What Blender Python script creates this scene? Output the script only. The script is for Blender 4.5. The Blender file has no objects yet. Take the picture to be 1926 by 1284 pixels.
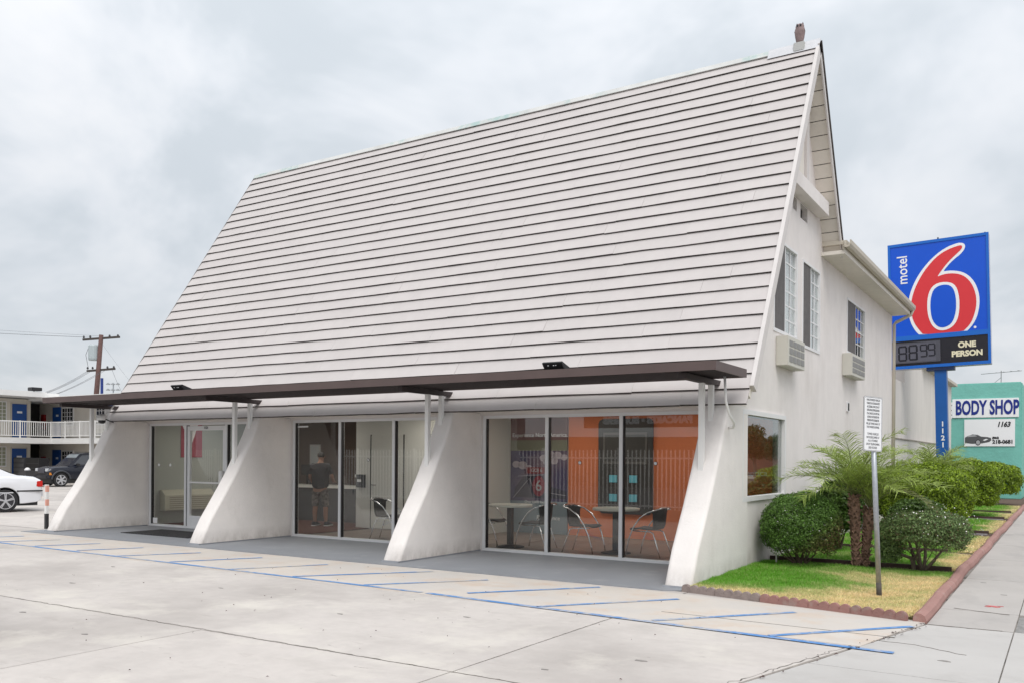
import bpy, bmesh, math, random
import numpy as np
from mathutils import Vector, Matrix
random.seed(7)
rng = np.random.default_rng(7)
SC = bpy.context.scene
COL = SC.collection
R = math.radians

# ------------------------------------------------------------------ camera
cam_d = bpy.data.cameras.new('camera'); cam = bpy.data.objects.new('camera', cam_d); COL.objects.link(cam)
SC.camera = cam
cam_d.sensor_width = 36; cam_d.sensor_fit = 'HORIZONTAL'; cam_d.lens = 36*1648.1/1926
cam_d.shift_y = 0.1137; cam_d.clip_start = 0.1; cam_d.clip_end = 2000
_yaw, _roll = 0.5637, 0.007
_f = Vector((-math.sin(_yaw), math.cos(_yaw), 0)); _r = Vector((math.cos(_yaw), math.sin(_yaw), 0)); _u = Vector((0, 0, 1))
_r2 = _r*math.cos(_roll)+_u*math.sin(_roll); _u2 = -_r*math.sin(_roll)+_u*math.cos(_roll)
cam.matrix_world = Matrix(((_r2.x, _u2.x, -_f.x, 4.0377), (_r2.y, _u2.y, -_f.y, -12.9334), (_r2.z, _u2.z, -_f.z, 1.65), (0, 0, 0, 1)))

# ------------------------------------------------------------------ sky, sun, exposure
SUN_EL, SUN_AZ = 56, 143      # azimuth measured clockwise from +Y
w = bpy.data.worlds.new('World'); SC.world = w; w.use_nodes = True
nt = w.node_tree; nt.nodes.clear()
def N(t, **k):
    n = nt.nodes.new(t)
    for a, b in k.items(): setattr(n, a, b)
    return n
out = N('ShaderNodeOutputWorld'); bg = N('ShaderNodeBackground'); bg.inputs[1].default_value = 0.1
sky = N('ShaderNodeTexSky', sky_type='NISHITA', sun_disc=False, sun_elevation=R(SUN_EL), sun_rotation=R(SUN_AZ))
tc = N('ShaderNodeTexCoord'); sep = N('ShaderNodeSeparateXYZ'); nt.links.new(tc.outputs['Generated'], sep.inputs[0])
def M(op, a, b=None):
    n = N('ShaderNodeMath', operation=op)
    for i, x in enumerate((a, b)):
        if x is None: continue
        if isinstance(x, (int, float)): n.inputs[i].default_value = x
        else: nt.links.new(x, n.inputs[i])
    return n.outputs[0]
zc = M('MAXIMUM', sep.outputs[2], 0.0)
den = M('ADD', zc, 0.5)
cx = M('DIVIDE', sep.outputs[0], den); cy = M('DIVIDE', sep.outputs[1], den)
cmb = N('ShaderNodeCombineXYZ'); nt.links.new(cx, cmb.inputs[0]); nt.links.new(cy, cmb.inputs[1])
n1 = N('ShaderNodeTexNoise'); n1.inputs['Scale'].default_value = 2.6; n1.inputs['Detail'].default_value = 5; n1.inputs['Roughness'].default_value = .56; n1.inputs['Distortion'].default_value = .3
mp = N('ShaderNodeMapping'); mp.inputs['Location'].default_value = (5.3, 2.2, 0); nt.links.new(cmb.outputs[0], mp.inputs[0]); nt.links.new(mp.outputs[0], n1.inputs['Vector'])
cr = N('ShaderNodeValToRGB'); nt.links.new(n1.outputs[0], cr.inputs[0])
cr.color_ramp.interpolation = 'B_SPLINE'
cr.color_ramp.elements[0].position = .39; cr.color_ramp.elements[0].color = (.54, .585, .625, 1)
cr.color_ramp.elements[1].position = .64; cr.color_ramp.elements[1].color = (.80, .805, .82, 1)
e = cr.color_ramp.elements.new(.5); e.color = (.685, .715, .755, 1)
grad = M('MULTIPLY', M('ADD', M('MULTIPLY', zc, 0.72), 0.71), 10.0)
vm = N('ShaderNodeVectorMath', operation='SCALE'); nt.links.new(cr.outputs[0], vm.inputs[0]); nt.links.new(grad, vm.inputs['Scale'])
mx = N('ShaderNodeMix', data_type='RGBA'); mx.inputs[0].default_value = .93
nt.links.new(sky.outputs[0], mx.inputs[6]); nt.links.new(vm.outputs[0], mx.inputs[7])
nt.links.new(mx.outputs[2], bg.inputs[0]); nt.links.new(bg.outputs[0], out.inputs[0])
sd = bpy.data.lights.new('sun', 'SUN'); sd.energy = 1.45; sd.angle = R(35); sd.color = (1, .97, .93)
sun = bpy.data.objects.new('sun', sd); COL.objects.link(sun)
_sd = Vector((math.sin(R(SUN_AZ))*math.cos(R(SUN_EL)), math.cos(R(SUN_AZ))*math.cos(R(SUN_EL)), math.sin(R(SUN_EL))))
sun.rotation_euler = _sd.to_track_quat('Z', 'Y').to_euler(); sun.location = (0, -20, 30)
vs = SC.view_settings; SC.display_settings.display_device = 'sRGB'
vs.view_transform = 'Standard'; vs.look = 'None'; vs.exposure = 0.40; vs.gamma = 1; vs.use_curve_mapping = False
SC.cycles.max_bounces = 8; SC.cycles.transparent_max_bounces = 12; SC.cycles.diffuse_bounces = 4

# ------------------------------------------------------------------ materials
def lin(r, g, b):
    f = lambda c: (c/255/12.92) if c/255 <= .04045 else ((c/255+.055)/1.055)**2.4
    return (f(r), f(g), f(b))
def mat(name, base, rough=.7, metal=0, var=None, bump=None, stain=None, rand=0, island=0, spec=.5, coat=0, streak=None, alt=None, grime=None):
    """var=(scale, amount) brightness noise; bump=(scale, strength); stain=(scale, colour, lo, hi); rand / island = brightness spread per object / per piece"""
    m = bpy.data.materials.new(name); m.use_nodes = True
    t = m.node_tree; L = t.links.new; p = t.nodes['Principled BSDF']
    p.inputs['Roughness'].default_value = rough; p.inputs['Metallic'].default_value = metal
    p.inputs['Specular IOR Level'].default_value = spec; p.inputs['Coat Weight'].default_value = coat
    p.inputs['Base Color'].default_value = (*base, 1)
    geo = t.nodes.new('ShaderNodeNewGeometry'); cur = None
    def rgb(c):
        n = t.nodes.new('ShaderNodeRGB'); n.outputs[0].default_value = (*c, 1); return n.outputs[0]
    cur = rgb(base)
    def noise(sc, det=5, ro=.6, vec=None, stretch=None):
        n = t.nodes.new('ShaderNodeTexNoise'); n.inputs['Scale'].default_value = sc; n.inputs['Detail'].default_value = det; n.inputs['Roughness'].default_value = ro
        if stretch:
            mp = t.nodes.new('ShaderNodeMapping'); mp.inputs['Scale'].default_value = stretch; L(geo.outputs['Position'], mp.inputs[0]); L(mp.outputs[0], n.inputs['Vector'])
        else: L(geo.outputs['Position'], n.inputs['Vector'])
        return n.outputs[0]
    def mrange(v, a, b, c, d):
        n = t.nodes.new('ShaderNodeMapRange'); L(v, n.inputs[0]); n.inputs[1].default_value = a; n.inputs[2].default_value = b; n.inputs[3].default_value = c; n.inputs[4].default_value = d; return n.outputs[0]
    def scale(col, v):
        n = t.nodes.new('ShaderNodeVectorMath'); n.operation = 'SCALE'; L(col, n.inputs[0]); L(v, n.inputs['Scale']); return n.outputs[0]
    def mix(f, a, b):
        n = t.nodes.new('ShaderNodeMix'); n.data_type = 'RGBA'; L(f, n.inputs[0]); L(a, n.inputs[6]); L(b, n.inputs[7]); return n.outputs[2]
    if alt:   # (attribute name, colour): per-piece mix
        a = t.nodes.new('ShaderNodeAttribute'); a.attribute_name = alt[0]; cur = mix(a.outputs['Fac'], cur, rgb(alt[1]))
    if var: cur = scale(cur, mrange(noise(var[0]), .25, .75, 1-var[1], 1+var[1]))
    if stain:
        for sc_, c_, lo, hi, *st in ([stain] if not isinstance(stain, list) else stain):
            cur = mix(mrange(noise(sc_, 8, .65, stretch=st[0] if st else None), lo, hi, 0, st[1] if len(st) > 1 else 1), cur, rgb(c_))
    if streak: cur = scale(cur, mrange(noise(streak[0], 4, .6, stretch=(1, 1, .08)), .35, .75, 1+streak[1]*.4, 1-streak[1]))
    if grime:   # splashed dirt: (height, colour)
        sx_ = t.nodes.new('ShaderNodeSeparateXYZ'); L(geo.outputs['Position'], sx_.inputs[0]); mu_ = t.nodes.new('ShaderNodeMath'); mu_.operation = 'MULTIPLY'
        L(mrange(sx_.outputs[2], 0, grime[0], 1, 0), mu_.inputs[0]); L(mrange(noise(4, 8, .7, stretch=(1, 1, .5)), .35, .65, .15, 1), mu_.inputs[1]); cur = mix(mu_.outputs[0], cur, rgb(grime[1]))
    if rand:
        oi = t.nodes.new('ShaderNodeObjectInfo'); cur = scale(cur, mrange(oi.outputs['Random'], 0, 1, 1-rand, 1+rand))
    if island: cur = scale(cur, mrange(geo.outputs['Random Per Island'], 0, 1, 1-island, 1+island))
    L(cur, p.inputs['Base Color'])
    if bump:
        b = t.nodes.new('ShaderNodeBump'); b.inputs['Strength'].default_value = bump[1]; b.inputs['Distance'].default_value = bump[2] if len(bump) > 2 else .02
        L(noise(bump[0], 6, .65), b.inputs['Height']); L(b.outputs[0], p.inputs['Normal'])
    return m
def leafmat(name, base, island=.45, alt=None, var=None):
    m = mat(name, base, .45, island=island, alt=alt, spec=.35, var=var)
    t = m.node_tree; p = t.nodes['Principled BSDF']; o = t.nodes['Material Output']
    tr = t.nodes.new('ShaderNodeBsdfTranslucent'); ms = t.nodes.new('ShaderNodeMixShader'); ms.inputs[0].default_value = .28
    src = p.inputs['Base Color'].links[0].from_socket; t.links.new(src, tr.inputs[0])
    t.links.new(p.outputs[0], ms.inputs[1]); t.links.new(tr.outputs[0], ms.inputs[2]); t.links.new(ms.outputs[0], o.inputs[0]); return m
def glassmat(name, tint, refl=1.0):
    m = bpy.data.materials.new(name); m.use_nodes = True; t = m.node_tree; t.nodes.remove(t.nodes['Principled BSDF']); o = t.nodes['Material Output']; L = t.links.new
    geo = t.nodes.new('ShaderNodeNewGeometry'); fr = t.nodes.new('ShaderNodeFresnel')
    mr = t.nodes.new('ShaderNodeMapRange'); L(geo.outputs['Backfacing'], mr.inputs[0]); mr.inputs[3].default_value = 1.55; mr.inputs[4].default_value = 1/1.55; L(mr.outputs[0], fr.inputs[0])
    mu = t.nodes.new('ShaderNodeMath'); mu.operation = 'MULTIPLY'; mu.use_clamp = True; L(fr.outputs[0], mu.inputs[0]); mu.inputs[1].default_value = refl
    a = t.nodes.new('ShaderNodeBsdfTransparent'); a.inputs[0].default_value = (*tint, 1)
    g = t.nodes.new('ShaderNodeBsdfGlossy'); g.inputs['Roughness'].default_value = 0.0
    ms = t.nodes.new('ShaderNodeMixShader'); L(mu.outputs[0], ms.inputs[0]); L(a.outputs[0], ms.inputs[1]); L(g.outputs[0], ms.inputs[2]); L(ms.outputs[0], o.inputs[0]); return m

STUC = mat('office_stucco', (.80, .75, .725), .85, var=(2.0, .05), bump=(38, .35, .012), stain=[(.9, (.56, .51, .47), .50, .85, (1, 1, .5), .6), (7, (.42, .38, .34), .64, .9, (1, 1, .4), .45)], streak=(2.2, .03), grime=(.35, (.42, .37, .33)))
FINM = mat('buttress_stucco', (.79, .75, .72), .85, var=(2.6, .05), bump=(30, .4, .012), stain=[(2.2, (.52, .48, .44), .58, .9, (1, 1, .5), .5), (9, (.45, .41, .37), .66, .85, (1, 1, .6), .4)], grime=(.28, (.44, .40, .37)))
BOARD = mat('roof_board_paint', (.55, .51, .495), .75, var=(2.0, .03), bump=(22, .2, .005), rand=.018, stain=[(3.0, (.47, .42, .40), .60, .95, (.25, 1, 1.4), .5), (18, (.30, .25, .22), .71, .80, (1, 1, 1), .6)], streak=(5, .03))
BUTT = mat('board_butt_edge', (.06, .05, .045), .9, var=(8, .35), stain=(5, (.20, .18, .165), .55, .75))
TRIMM = mat('painted_trim', (.66, .62, .60), .6, var=(3, .05), stain=(8, (.42, .38, .34), .64, .9))
SOFF = mat('soffit_paint', (.76, .71, .64), .8, rand=.05, var=(4, .05), stain=(5, (.4, .35, .3), .68, .95))
BEIGE = mat('beige_paint', (.56, .51, .43), .7, var=(2, .06), stain=(6, (.38, .33, .27), .62, .95))
DARKGAP = mat('dark_gap', (.03, .028, .026), .9)
ALU = mat('white_aluminium', (.74, .74, .745), .38, metal=0, var=(5, .03))
FRAMEW = mat('white_window_frame', (.78, .77, .77), .45, var=(5, .03))
GASK = mat('black_gasket', (.02, .02, .022), .6)
CANB = mat('shaded_brown_metal', (.038, .027, .027), .6, var=(2.5, .15))  # canopy brown made darker: the shade underneath is put into this colour
BROWN = mat('brown_metal', (.105, .073, .068), .5, var=(2.5, .10), stain=(9, (.16, .13, .12), .68, .9))
GLASS = glassmat('storefront_glass', (.96, .975, .965), 1.3)
GLASS2 = glassmat('window_glass', (.94, .96, .96), .75); GLASS3 = glassmat('side_window_glass', (.88, .92, .90), 1.9)
CONC = mat('lot_concrete', (.53, .488, .455), .85, var=(7, .06), bump=(45, .25, .006),
           stain=[(.30, (.40, .365, .34), .42, .62), (1.6, (.40, .365, .335), .52, .82, (.45, 1.3, 1), .6), (.9, (.62, .58, .52), .52, .75), (6, (.36, .32, .29), .58, .75, (.35, 1, 1), .5), (13, (.16, .14, .13), .665, .72, (.3, 1, 1), .85)], rand=.04)
CONC_T = mat('tan_stained_concrete', (.56, .508, .455), .85, var=(1.5, .08), bump=(45, .2, .006), stain=[(.8, (.52, .485, .45), .42, .62), (1.9, (.54, .41, .31), .50, .80), (14, (.22, .19, .17), .67, .74, (.35, 1, 1), .8)])
SIDEW = mat('sidewalk_concrete', (.43, .402, .378), .88, var=(.9, .07), bump=(60, .35, .005), stain=[(1.4, (.31, .29, .28), .5, .8, (1, .4, 1)), (14, (.17, .155, .145), .66, .74, (.5, 1, 1), .8), (.6, (.48, .455, .43), .55, .8)], rand=.04)
APRON = mat('apron_concrete', (.47, .45, .43), .85, var=(.8, .07), bump=(60, .25, .005), stain=[(1.4, (.38, .36, .34), .5, .8), (24, (.2, .18, .17), .70, .8, (.5, 1, 1))])
ROUGHC = mat('rough_grey_patch', (.30, .29, .28), .95, var=(22, .35), bump=(60, 1, .02))
JOINT = mat('joint_dirt', (.22, .20, .18), .95, var=(5, .3), stain=(3, (.07, .06, .05), .52, .66))
FARG = mat('far_ground', (.40, .385, .365), .9, var=(.2, .1))
PORCH = mat('grey_porch_paint', (.235, .245, .265), .6, var=(1.2, .07), bump=(50, .2, .004), stain=[(2.5, (.30, .31, .33), .55, .8), (18, (.12, .12, .13), .72, .82)])
TRUNKM = mat('grey_bark', (.17, .13, .10), .9, var=(20, .3), bump=(40, .6))
SOIL = mat('bark_mulch', (.12, .078, .058), .95, var=(30, .45), bump=(45, 1, .03), stain=(14, (.26, .19, .15), .55, .75))
TURF = mat('turf_soil', (.12, .19, .03), .95, var=(9, .3), bump=(30, .8))
TIMB = mat('brown_timber', (.075, .045, .038), .8, var=(12, .2), bump=(30, .4))
STRIPG = mat('grey_strip', (.22, .20, .20), .9, var=(4, .1))
REDC = mat('red_painted_curb', (.34, .185, .16), .85, var=(3, .12), bump=(30, .5), rand=.06, stain=[(6, (.36, .27, .24), .55, .75), (20, (.12, .07, .06), .68, .8)])
SCAL = mat('scallop_brick', (.31, .165, .145), .88, var=(6, .15), bump=(35, .5), rand=.08, stain=[(5, (.34, .27, .24), .52, .72), (20, (.13, .09, .08), .66, .8)])
SCAL2 = mat('scallop_brick_bare', (.29, .235, .215), .9, var=(6, .15), bump=(35, .6), stain=[(8, (.2, .16, .15), .5, .75)])
def bluepaint():
    m = mat('worn_blue_line', (.085, .235, .52), .7, var=(14, .12)); t = m.node_tree; p = t.nodes['Principled BSDF']; L = t.links.new
    n = t.nodes.new('ShaderNodeTexNoise'); n.inputs['Scale'].default_value = 7; n.inputs['Detail'].default_value = 9; n.inputs['Roughness'].default_value = .75
    g = t.nodes.new('ShaderNodeNewGeometry'); L(g.outputs['Position'], n.inputs['Vector'])
    n2 = t.nodes.new('ShaderNodeTexNoise'); n2.inputs['Scale'].default_value = .9; n2.inputs['Detail'].default_value = 2; L(g.outputs['Position'], n2.inputs['Vector'])
    ad = t.nodes.new('ShaderNodeMath'); ad.operation = 'ADD'; L(n.outputs[0], ad.inputs[0]); L(n2.outputs[0], ad.inputs[1])
    r = t.nodes.new('ShaderNodeMapRange'); L(ad.outputs[0], r.inputs[0]); r.inputs[1].default_value = .93; r.inputs[2].default_value = 1.16
    src = p.inputs['Base Color'].links[0].from_socket
    x = t.nodes.new('ShaderNodeMix'); x.data_type = 'RGBA'; L(r.outputs[0], x.inputs[0]); L(src, x.inputs[6]); x.inputs[7].default_value = (.47, .45, .43, 1); L(x.outputs[2], p.inputs['Base Color']); return m
BLUEP = bluepaint()
WHITE = mat('white_paint', (.78, .77, .75), .6, var=(4, .03)); GALV = mat('galvanised_steel', (.42, .44, .47), .42, metal=.6, var=(25, .15), stain=(3, (.3, .3, .3), .6, .8))
STEEL = mat('chrome_steel', (.75, .75, .77), .18, metal=1); BLACK = mat('black_plastic', (.018, .018, .02), .5); DGREY = mat('dark_grey', (.06, .06, .065), .6)
BLUES = mat('sign_blue', (.0, .085, .62), .35, var=(1.5, .04)); BLUEB = mat('border_blue', (.005, .13, .55), .4); BLUEPOLE = mat('pole_blue', (.005, .095, .36), .4, var=(3, .08))
REDS = mat('sign_red', (.70, .035, .045), .4); WHT = mat('sign_white', (.86, .86, .87), .45); BLK = mat('print_black', (.01, .01, .012), .55); NAVYT = mat('navy_lettering', (.005, .02, .22), .45)
CREAM = mat('cream_lettering', (.78, .72, .52), .5); LEDP = mat('price_panel_grey', (.075, .075, .095), .5, var=(6, .1)); LEDD = mat('price_segment', (.008, .008, .016), .5)
TEAL = mat('teal_stucco', (.19, .50, .43), .85, var=(1.8, .08), bump=(9, .7, .03), stain=[(5, (.25, .55, .47), .6, .8), (2, (.12, .38, .32), .62, .85)])
WALLFAR = mat('white_side_wall', (.72, .68, .64), .85, var=(1, .05), bump=(20, .3, .01), streak=(2.5, .08), stain=[(1.2, (.5, .44, .38), .6, .9, (1, 1, .3), .7)])
TANW = mat('tan_wall', (.55, .40, .27), .85, var=(2, .1)); DOORB = mat('blue_door_paint', (.012, .075, .29), .45, var=(3, .05)); NWALL = mat('motel_wing_stucco', (.68, .64, .56), .85, var=(1, .05))
NWALL2 = mat('motel_walkway_stucco', (.66, .62, .56), .85, var=(1, .06)); RAIL = mat('white_railing', (.88, .87, .85), .5); DWIN = mat('dark_window', (.02, .023, .028), .15, spec=.8)
YEL = mat('yellow_curb', (.72, .36, .02), .7, var=(5, .15)); REDW = mat('red_box', (.30, .01, .012), .4); POLEW = mat('creosote_wood', (.125, .07, .062), .9, var=(4, .2), bump=(20, .4)); TRAN = mat('transformer_grey', (.42, .47, .48), .5)
LB1 = leafmat('clipped_bush_leaf', (.12, .225, .045), .5, alt=('dry', (.16, .11, .055))); LB2 = leafmat('grey_green_leaf', (.16, .235, .085), .45, alt=('dry', (.17, .12, .07)))
LHEDGE = leafmat('hedge_leaf', (.25, .36, .025), .5, alt=('dry', (.035, .065, .014))); LDARK = leafmat('dark_bush_leaf', (.075, .135, .025), .45); LPALM = leafmat('palm_leaflet', (.34, .45, .10), .4, alt=('dry', (.22, .20, .10)))  # hedge alt: dark green for painted inner shade and random dark leaves
LGRASS = leafmat('grass_blade', (.125, .40, .014), .35, alt=('dry', (.88, .70, .40))); LTREE = leafmat('street_tree_leaf', (.04, .085, .02), .5)
FLOWER = mat('white_flower', (.75, .73, .7), .7); BOOT = mat('palm_boot', (.20, .12, .085), .9, island=.4, var=(30, .3)); TWIG = mat('twig', (.11, .075, .055), .9)
ORANGE = mat('orange_wall_paint', (.66, .19, .075), .7, var=(1, .03)); INWALL = mat('interior_white_wall', (.70, .69, .65), .7); INDARK = mat('interior_brown_wall', (.16, .115, .095), .75); TILE = mat('floor_tile', (.26, .20, .17), .4, rand=.06); INGREEN = mat('interior_grey_green_wall', (.36, .38, .34), .75)
CEIL = mat('ceiling_tile', (.55, .54, .52), .9); CARPET = mat('dark_red_carpet', (.10, .035, .025), .95); COUNTW = mat('counter_top', (.7, .69, .66), .3); CREAMP = mat('cream_plastic', (.46, .44, .34), .5); CYAN = mat('cyan_leaflet', (.14, .50, .62), .5)
CURT = mat('pale_curtain', (.85, .85, .85), .8, var=(3, .06)); SCREEN = mat('dark_curtain', (.19, .17, .165), .85, streak=(18, .15))

# ------------------------------------------------------------------ geometry helpers
class MB:
    def __init__(s): s.v = []; s.f = []; s.m = []
    def add(s, vs, fs, mi=0):
        o = len(s.v); s.v += [tuple(v) for v in vs]; s.f += [tuple(i+o for i in f) for f in fs]; s.m += [mi]*len(fs); return s
    def box(s, x0, x1, y0, y1, z0, z1, mi=0, bot=None):
        vs = [(x0, y0, z0), (x1, y0, z0), (x1, y1, z0), (x0, y1, z0), (x0, y0, z1), (x1, y0, z1), (x1, y1, z1), (x0, y1, z1)]
        return s.add(vs, [(3, 2, 1, 0), (4, 5, 6, 7), (0, 1, 5, 4), (1, 2, 6, 5), (2, 3, 7, 6), (3, 0, 4, 7)], mi)
    def bar(s, p, q, w, h, mi=0, up=(0, 0, 1)):
        p = Vector(p); q = Vector(q); d = (q-p).normalized(); sd = d.cross(Vector(up))
        if sd.length < 1e-4: sd = d.cross(Vector((1, 0, 0)))
        sd.normalize(); u = sd.cross(d); sd *= w/2; u *= h/2
        vs = [p-sd-u, p+sd-u, p+sd+u, p-sd+u, q-sd-u, q+sd-u, q+sd+u, q-sd+u]
        return s.add(vs, [(0, 1, 2, 3), (7, 6, 5, 4), (0, 4, 5, 1), (1, 5, 6, 2), (2, 6, 7, 3), (3, 7, 4, 0)], mi)
    def tube(s, pts, r, n=8, mi=0):
        pts = [Vector(p) for p in pts]; rs = r if isinstance(r, (list, tuple)) else [r]*len(pts); vs = []; fs = []; prev = None
        for i, p in enumerate(pts):
            d = (pts[min(i+1, len(pts)-1)]-pts[max(i-1, 0)]).normalized()
            a = prev if prev is not None else (Vector((0, 0, 1)) if abs(d.z) < .9 else Vector((1, 0, 0)))
            a = (a-d*a.dot(d)).normalized(); prev = a; b = d.cross(a)
            for k in range(n):
                t = 2*math.pi*k/n; vs.append(p+(a*math.cos(t)+b*math.sin(t))*rs[i])
        for i in range(len(pts)-1):
            for k in range(n): fs.append((i*n+k, i*n+(k+1) % n, (i+1)*n+(k+1) % n, (i+1)*n+k))
        fs.append(tuple(range(n-1, -1, -1))); fs.append(tuple((len(pts)-1)*n+k for k in range(n)))
        return s.add(vs, fs, mi)
    def lathe(s, prof, n=16, c=(0, 0, 0), axis='z', mi=0, sx=1, sy=1):
        vs = []; fs = []
        for r, z in prof:
            for k in range(n):
                t = 2*math.pi*k/n; a, b = r*math.cos(t)*sx, r*math.sin(t)*sy
                p = {'z': (a, b, z), 'y': (a, z, b), 'x': (z, a, b)}[axis]; vs.append((p[0]+c[0], p[1]+c[1], p[2]+c[2]))
        for i in range(len(prof)-1):
            for k in range(n): fs.append((i*n+k, i*n+(k+1) % n, (i+1)*n+(k+1) % n, (i+1)*n+k))
        fs.append(tuple(range(n-1, -1, -1))); fs.append(tuple((len(prof)-1)*n+k for k in range(n)))
        return s.add(vs, fs, mi)
    def prism(s, poly, axis, a, b, mi=0, mtop=None):
        n = len(poly); P = {'x': lambda u, v, t: (t, u, v), 'y': lambda u, v, t: (u, t, v), 'z': lambda u, v, t: (u, v, t)}[axis]
        vs = [P(u, v, a) for u, v in poly]+[P(u, v, b) for u, v in poly]
        s.add(vs, [tuple(range(n-1, -1, -1))]+[(i, (i+1) % n, (i+1) % n+n, i+n) for i in range(n)], mi)
        o = len(s.v)-2*n; s.f.append(tuple(o+n+i for i in range(n))); s.m.append(mi if mtop is None else mtop); return s
    def build(s, name, mats, parent=None, smooth=False, bevel=0, loc=None, **tg):
        me = bpy.data.meshes.new(name); me.from_pydata(s.v, [], s.f)
        for m in (mats if isinstance(mats, (list, tuple)) else [mats]): me.materials.append(m)
        if any(s.m): me.polygons.foreach_set('material_index', s.m)
        bm = bmesh.new(); bm.from_mesh(me); bmesh.ops.recalc_face_normals(bm, faces=bm.faces)
        if bevel: bmesh.ops.bevel(bm, geom=[e for e in bm.edges if len(e.link_faces) == 2 and e.calc_face_angle(0) > .5], offset=bevel, segments=2, affect='EDGES', clamp_overlap=True)
        bm.to_mesh(me); bm.free()
        if smooth: me.shade_smooth()
        o = bpy.data.objects.new(name, me); COL.objects.link(o)
        if parent: o.parent = parent
        if loc: o.location = loc
        return tag(o, **tg)
def tag(o, label=None, cat=None, group=None, kind=None):
    if label: o['label'] = label
    if cat: o['category'] = cat
    if group: o['group'] = group
    if kind: o['kind'] = kind
    return o
def thing(name, label, cat, loc=(0, 0, 0), rz=0, group=None):
    o = bpy.data.objects.new(name, None); COL.objects.link(o); o.location = loc; o.rotation_euler = (0, 0, rz); o.empty_display_size = .2
    return tag(o, label, cat, group)
def place(me, name, parent=None, loc=(0, 0, 0), rot=(0, 0, 0), **tg):
    o = bpy.data.objects.new(name, me); COL.objects.link(o); o.parent = parent; o.location = loc; o.rotation_euler = rot; return tag(o, **tg)
def copy_tree(o, parent=None):
    c = o.copy(); COL.objects.link(c); c.parent = parent
    for ch in list(o.children): copy_tree(ch, c)
    return c
def curve_mesh(cv, m, name):
    o = bpy.data.objects.new('tmp', cv); me = bpy.data.meshes.new_from_object(o); bpy.data.objects.remove(o); me.name = name; me.materials.clear(); me.materials.append(m); return me
def plate(polys, th, m, name='plate', bez=False):
    """flat sheet in local XY (several outlines, even-odd holes) with thickness th"""
    cv = bpy.data.curves.new(name, 'CURVE'); cv.dimensions = '2D'; cv.fill_mode = 'BOTH'; cv.extrude = th/2
    for pl in polys:
        sp = cv.splines.new('POLY'); sp.points.add(len(pl)-1); sp.use_cyclic_u = True
        for i, p in enumerate(pl): sp.points[i].co = (p[0], p[1], 0, 1)
    return curve_mesh(cv, m, name)
def text_mesh(s, m, size, bold=0, sx=1, shear=0, th=.004, align='CENTER', name='lettering', space=1):
    cv = bpy.data.curves.new(name, 'FONT'); cv.body = s; cv.size = size; cv.offset = bold; cv.extrude = th/2; cv.align_x = align; cv.align_y = 'CENTER'; cv.shear = shear; cv.space_character = space; cv.resolution_u = 3
    me = curve_mesh(cv, m, name)
    if sx != 1: me.transform(Matrix.Diagonal((sx, 1, 1, 1)))
    return me
FACE_MY = (R(90), 0, 0)           # local XY sheet turned to face -Y
FACE_PX = (R(90), 0, R(90))       # ... to face +X
def smooth_pts(pl, it=2):
    for _ in range(it):
        o = []
        for i in range(len(pl)):
            a = pl[i]; b = pl[(i+1) % len(pl)]
            o += [(a[0]*.75+b[0]*.25, a[1]*.75+b[1]*.25), (a[0]*.25+b[0]*.75, a[1]*.25+b[1]*.75)]
        pl = o
    return pl
def leaves(name, P, Nn, size, m, parent=None, aspect=.5, jit=.9, dry=None, **tg):
    """one small folded leaf (two triangles) per point"""
    n = len(P); Nn = Nn+rng.normal(0, jit, (n, 3)); Nn /= np.linalg.norm(Nn, axis=1)[:, None]
    t = rng.normal(0, 1, (n, 3)); t -= (t*Nn).sum(1)[:, None]*Nn; t /= np.linalg.norm(t, axis=1)[:, None]; b = np.cross(Nn, t)
    s = size*rng.uniform(.7, 1.3, n)[:, None]
    V = np.stack([P-t*s/2, P+b*s*aspect/2+Nn*s*.08, P+t*s/2, P-b*s*aspect/2+Nn*s*.08], 1).reshape(-1, 3)
    return quads(name, V, n, 4, m, parent, dry, **tg)
def quads(name, V, n, k, m, parent=None, dry=None, **tg):
    me = bpy.data.meshes.new(name); me.vertices.add(n*k); me.vertices.foreach_set('co', V.astype(np.float32).ravel())
    me.loops.add(n*k); me.loops.foreach_set('vertex_index', np.arange(n*k, dtype=np.int32)); me.polygons.add(n)
    me.polygons.foreach_set('loop_start', np.arange(0, n*k, k, dtype=np.int32)); me.polygons.foreach_set('loop_total', np.full(n, k, dtype=np.int32))
    me.update(calc_edges=True); me.materials.append(m)
    if dry is not None:
        a = me.attributes.new('dry', 'FLOAT', 'FACE'); a.data.foreach_set('value', np.clip(dry, 0, 1).astype(np.float32))
    o = bpy.data.objects.new(name, me); COL.objects.link(o); o.parent = parent; return tag(o, **tg)

# ================================================================== GROUND
g = MB(); g.box(-400, 400, -300, 500, -.5, -.06); g.build('ground', FARG, kind='structure')
lot = MB(); lot.box(-70, 2.85, -14, 45, -.058, -.012); lot = lot.build('parking_lot', JOINT, kind='structure')
GP = .004
def slab(poly, m, parent, name='concrete_slab', top=0.0, bot=-.05):
    return MB().prism(poly, 'z', bot, top).build(name, m, parent)
def rect(x0, x1, y0, y1, g_=.003): return [(x0+g_, y0+g_), (x1-g_, y0+g_), (x1-g_, y1-g_), (x0+g_, y1-g_)]
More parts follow.
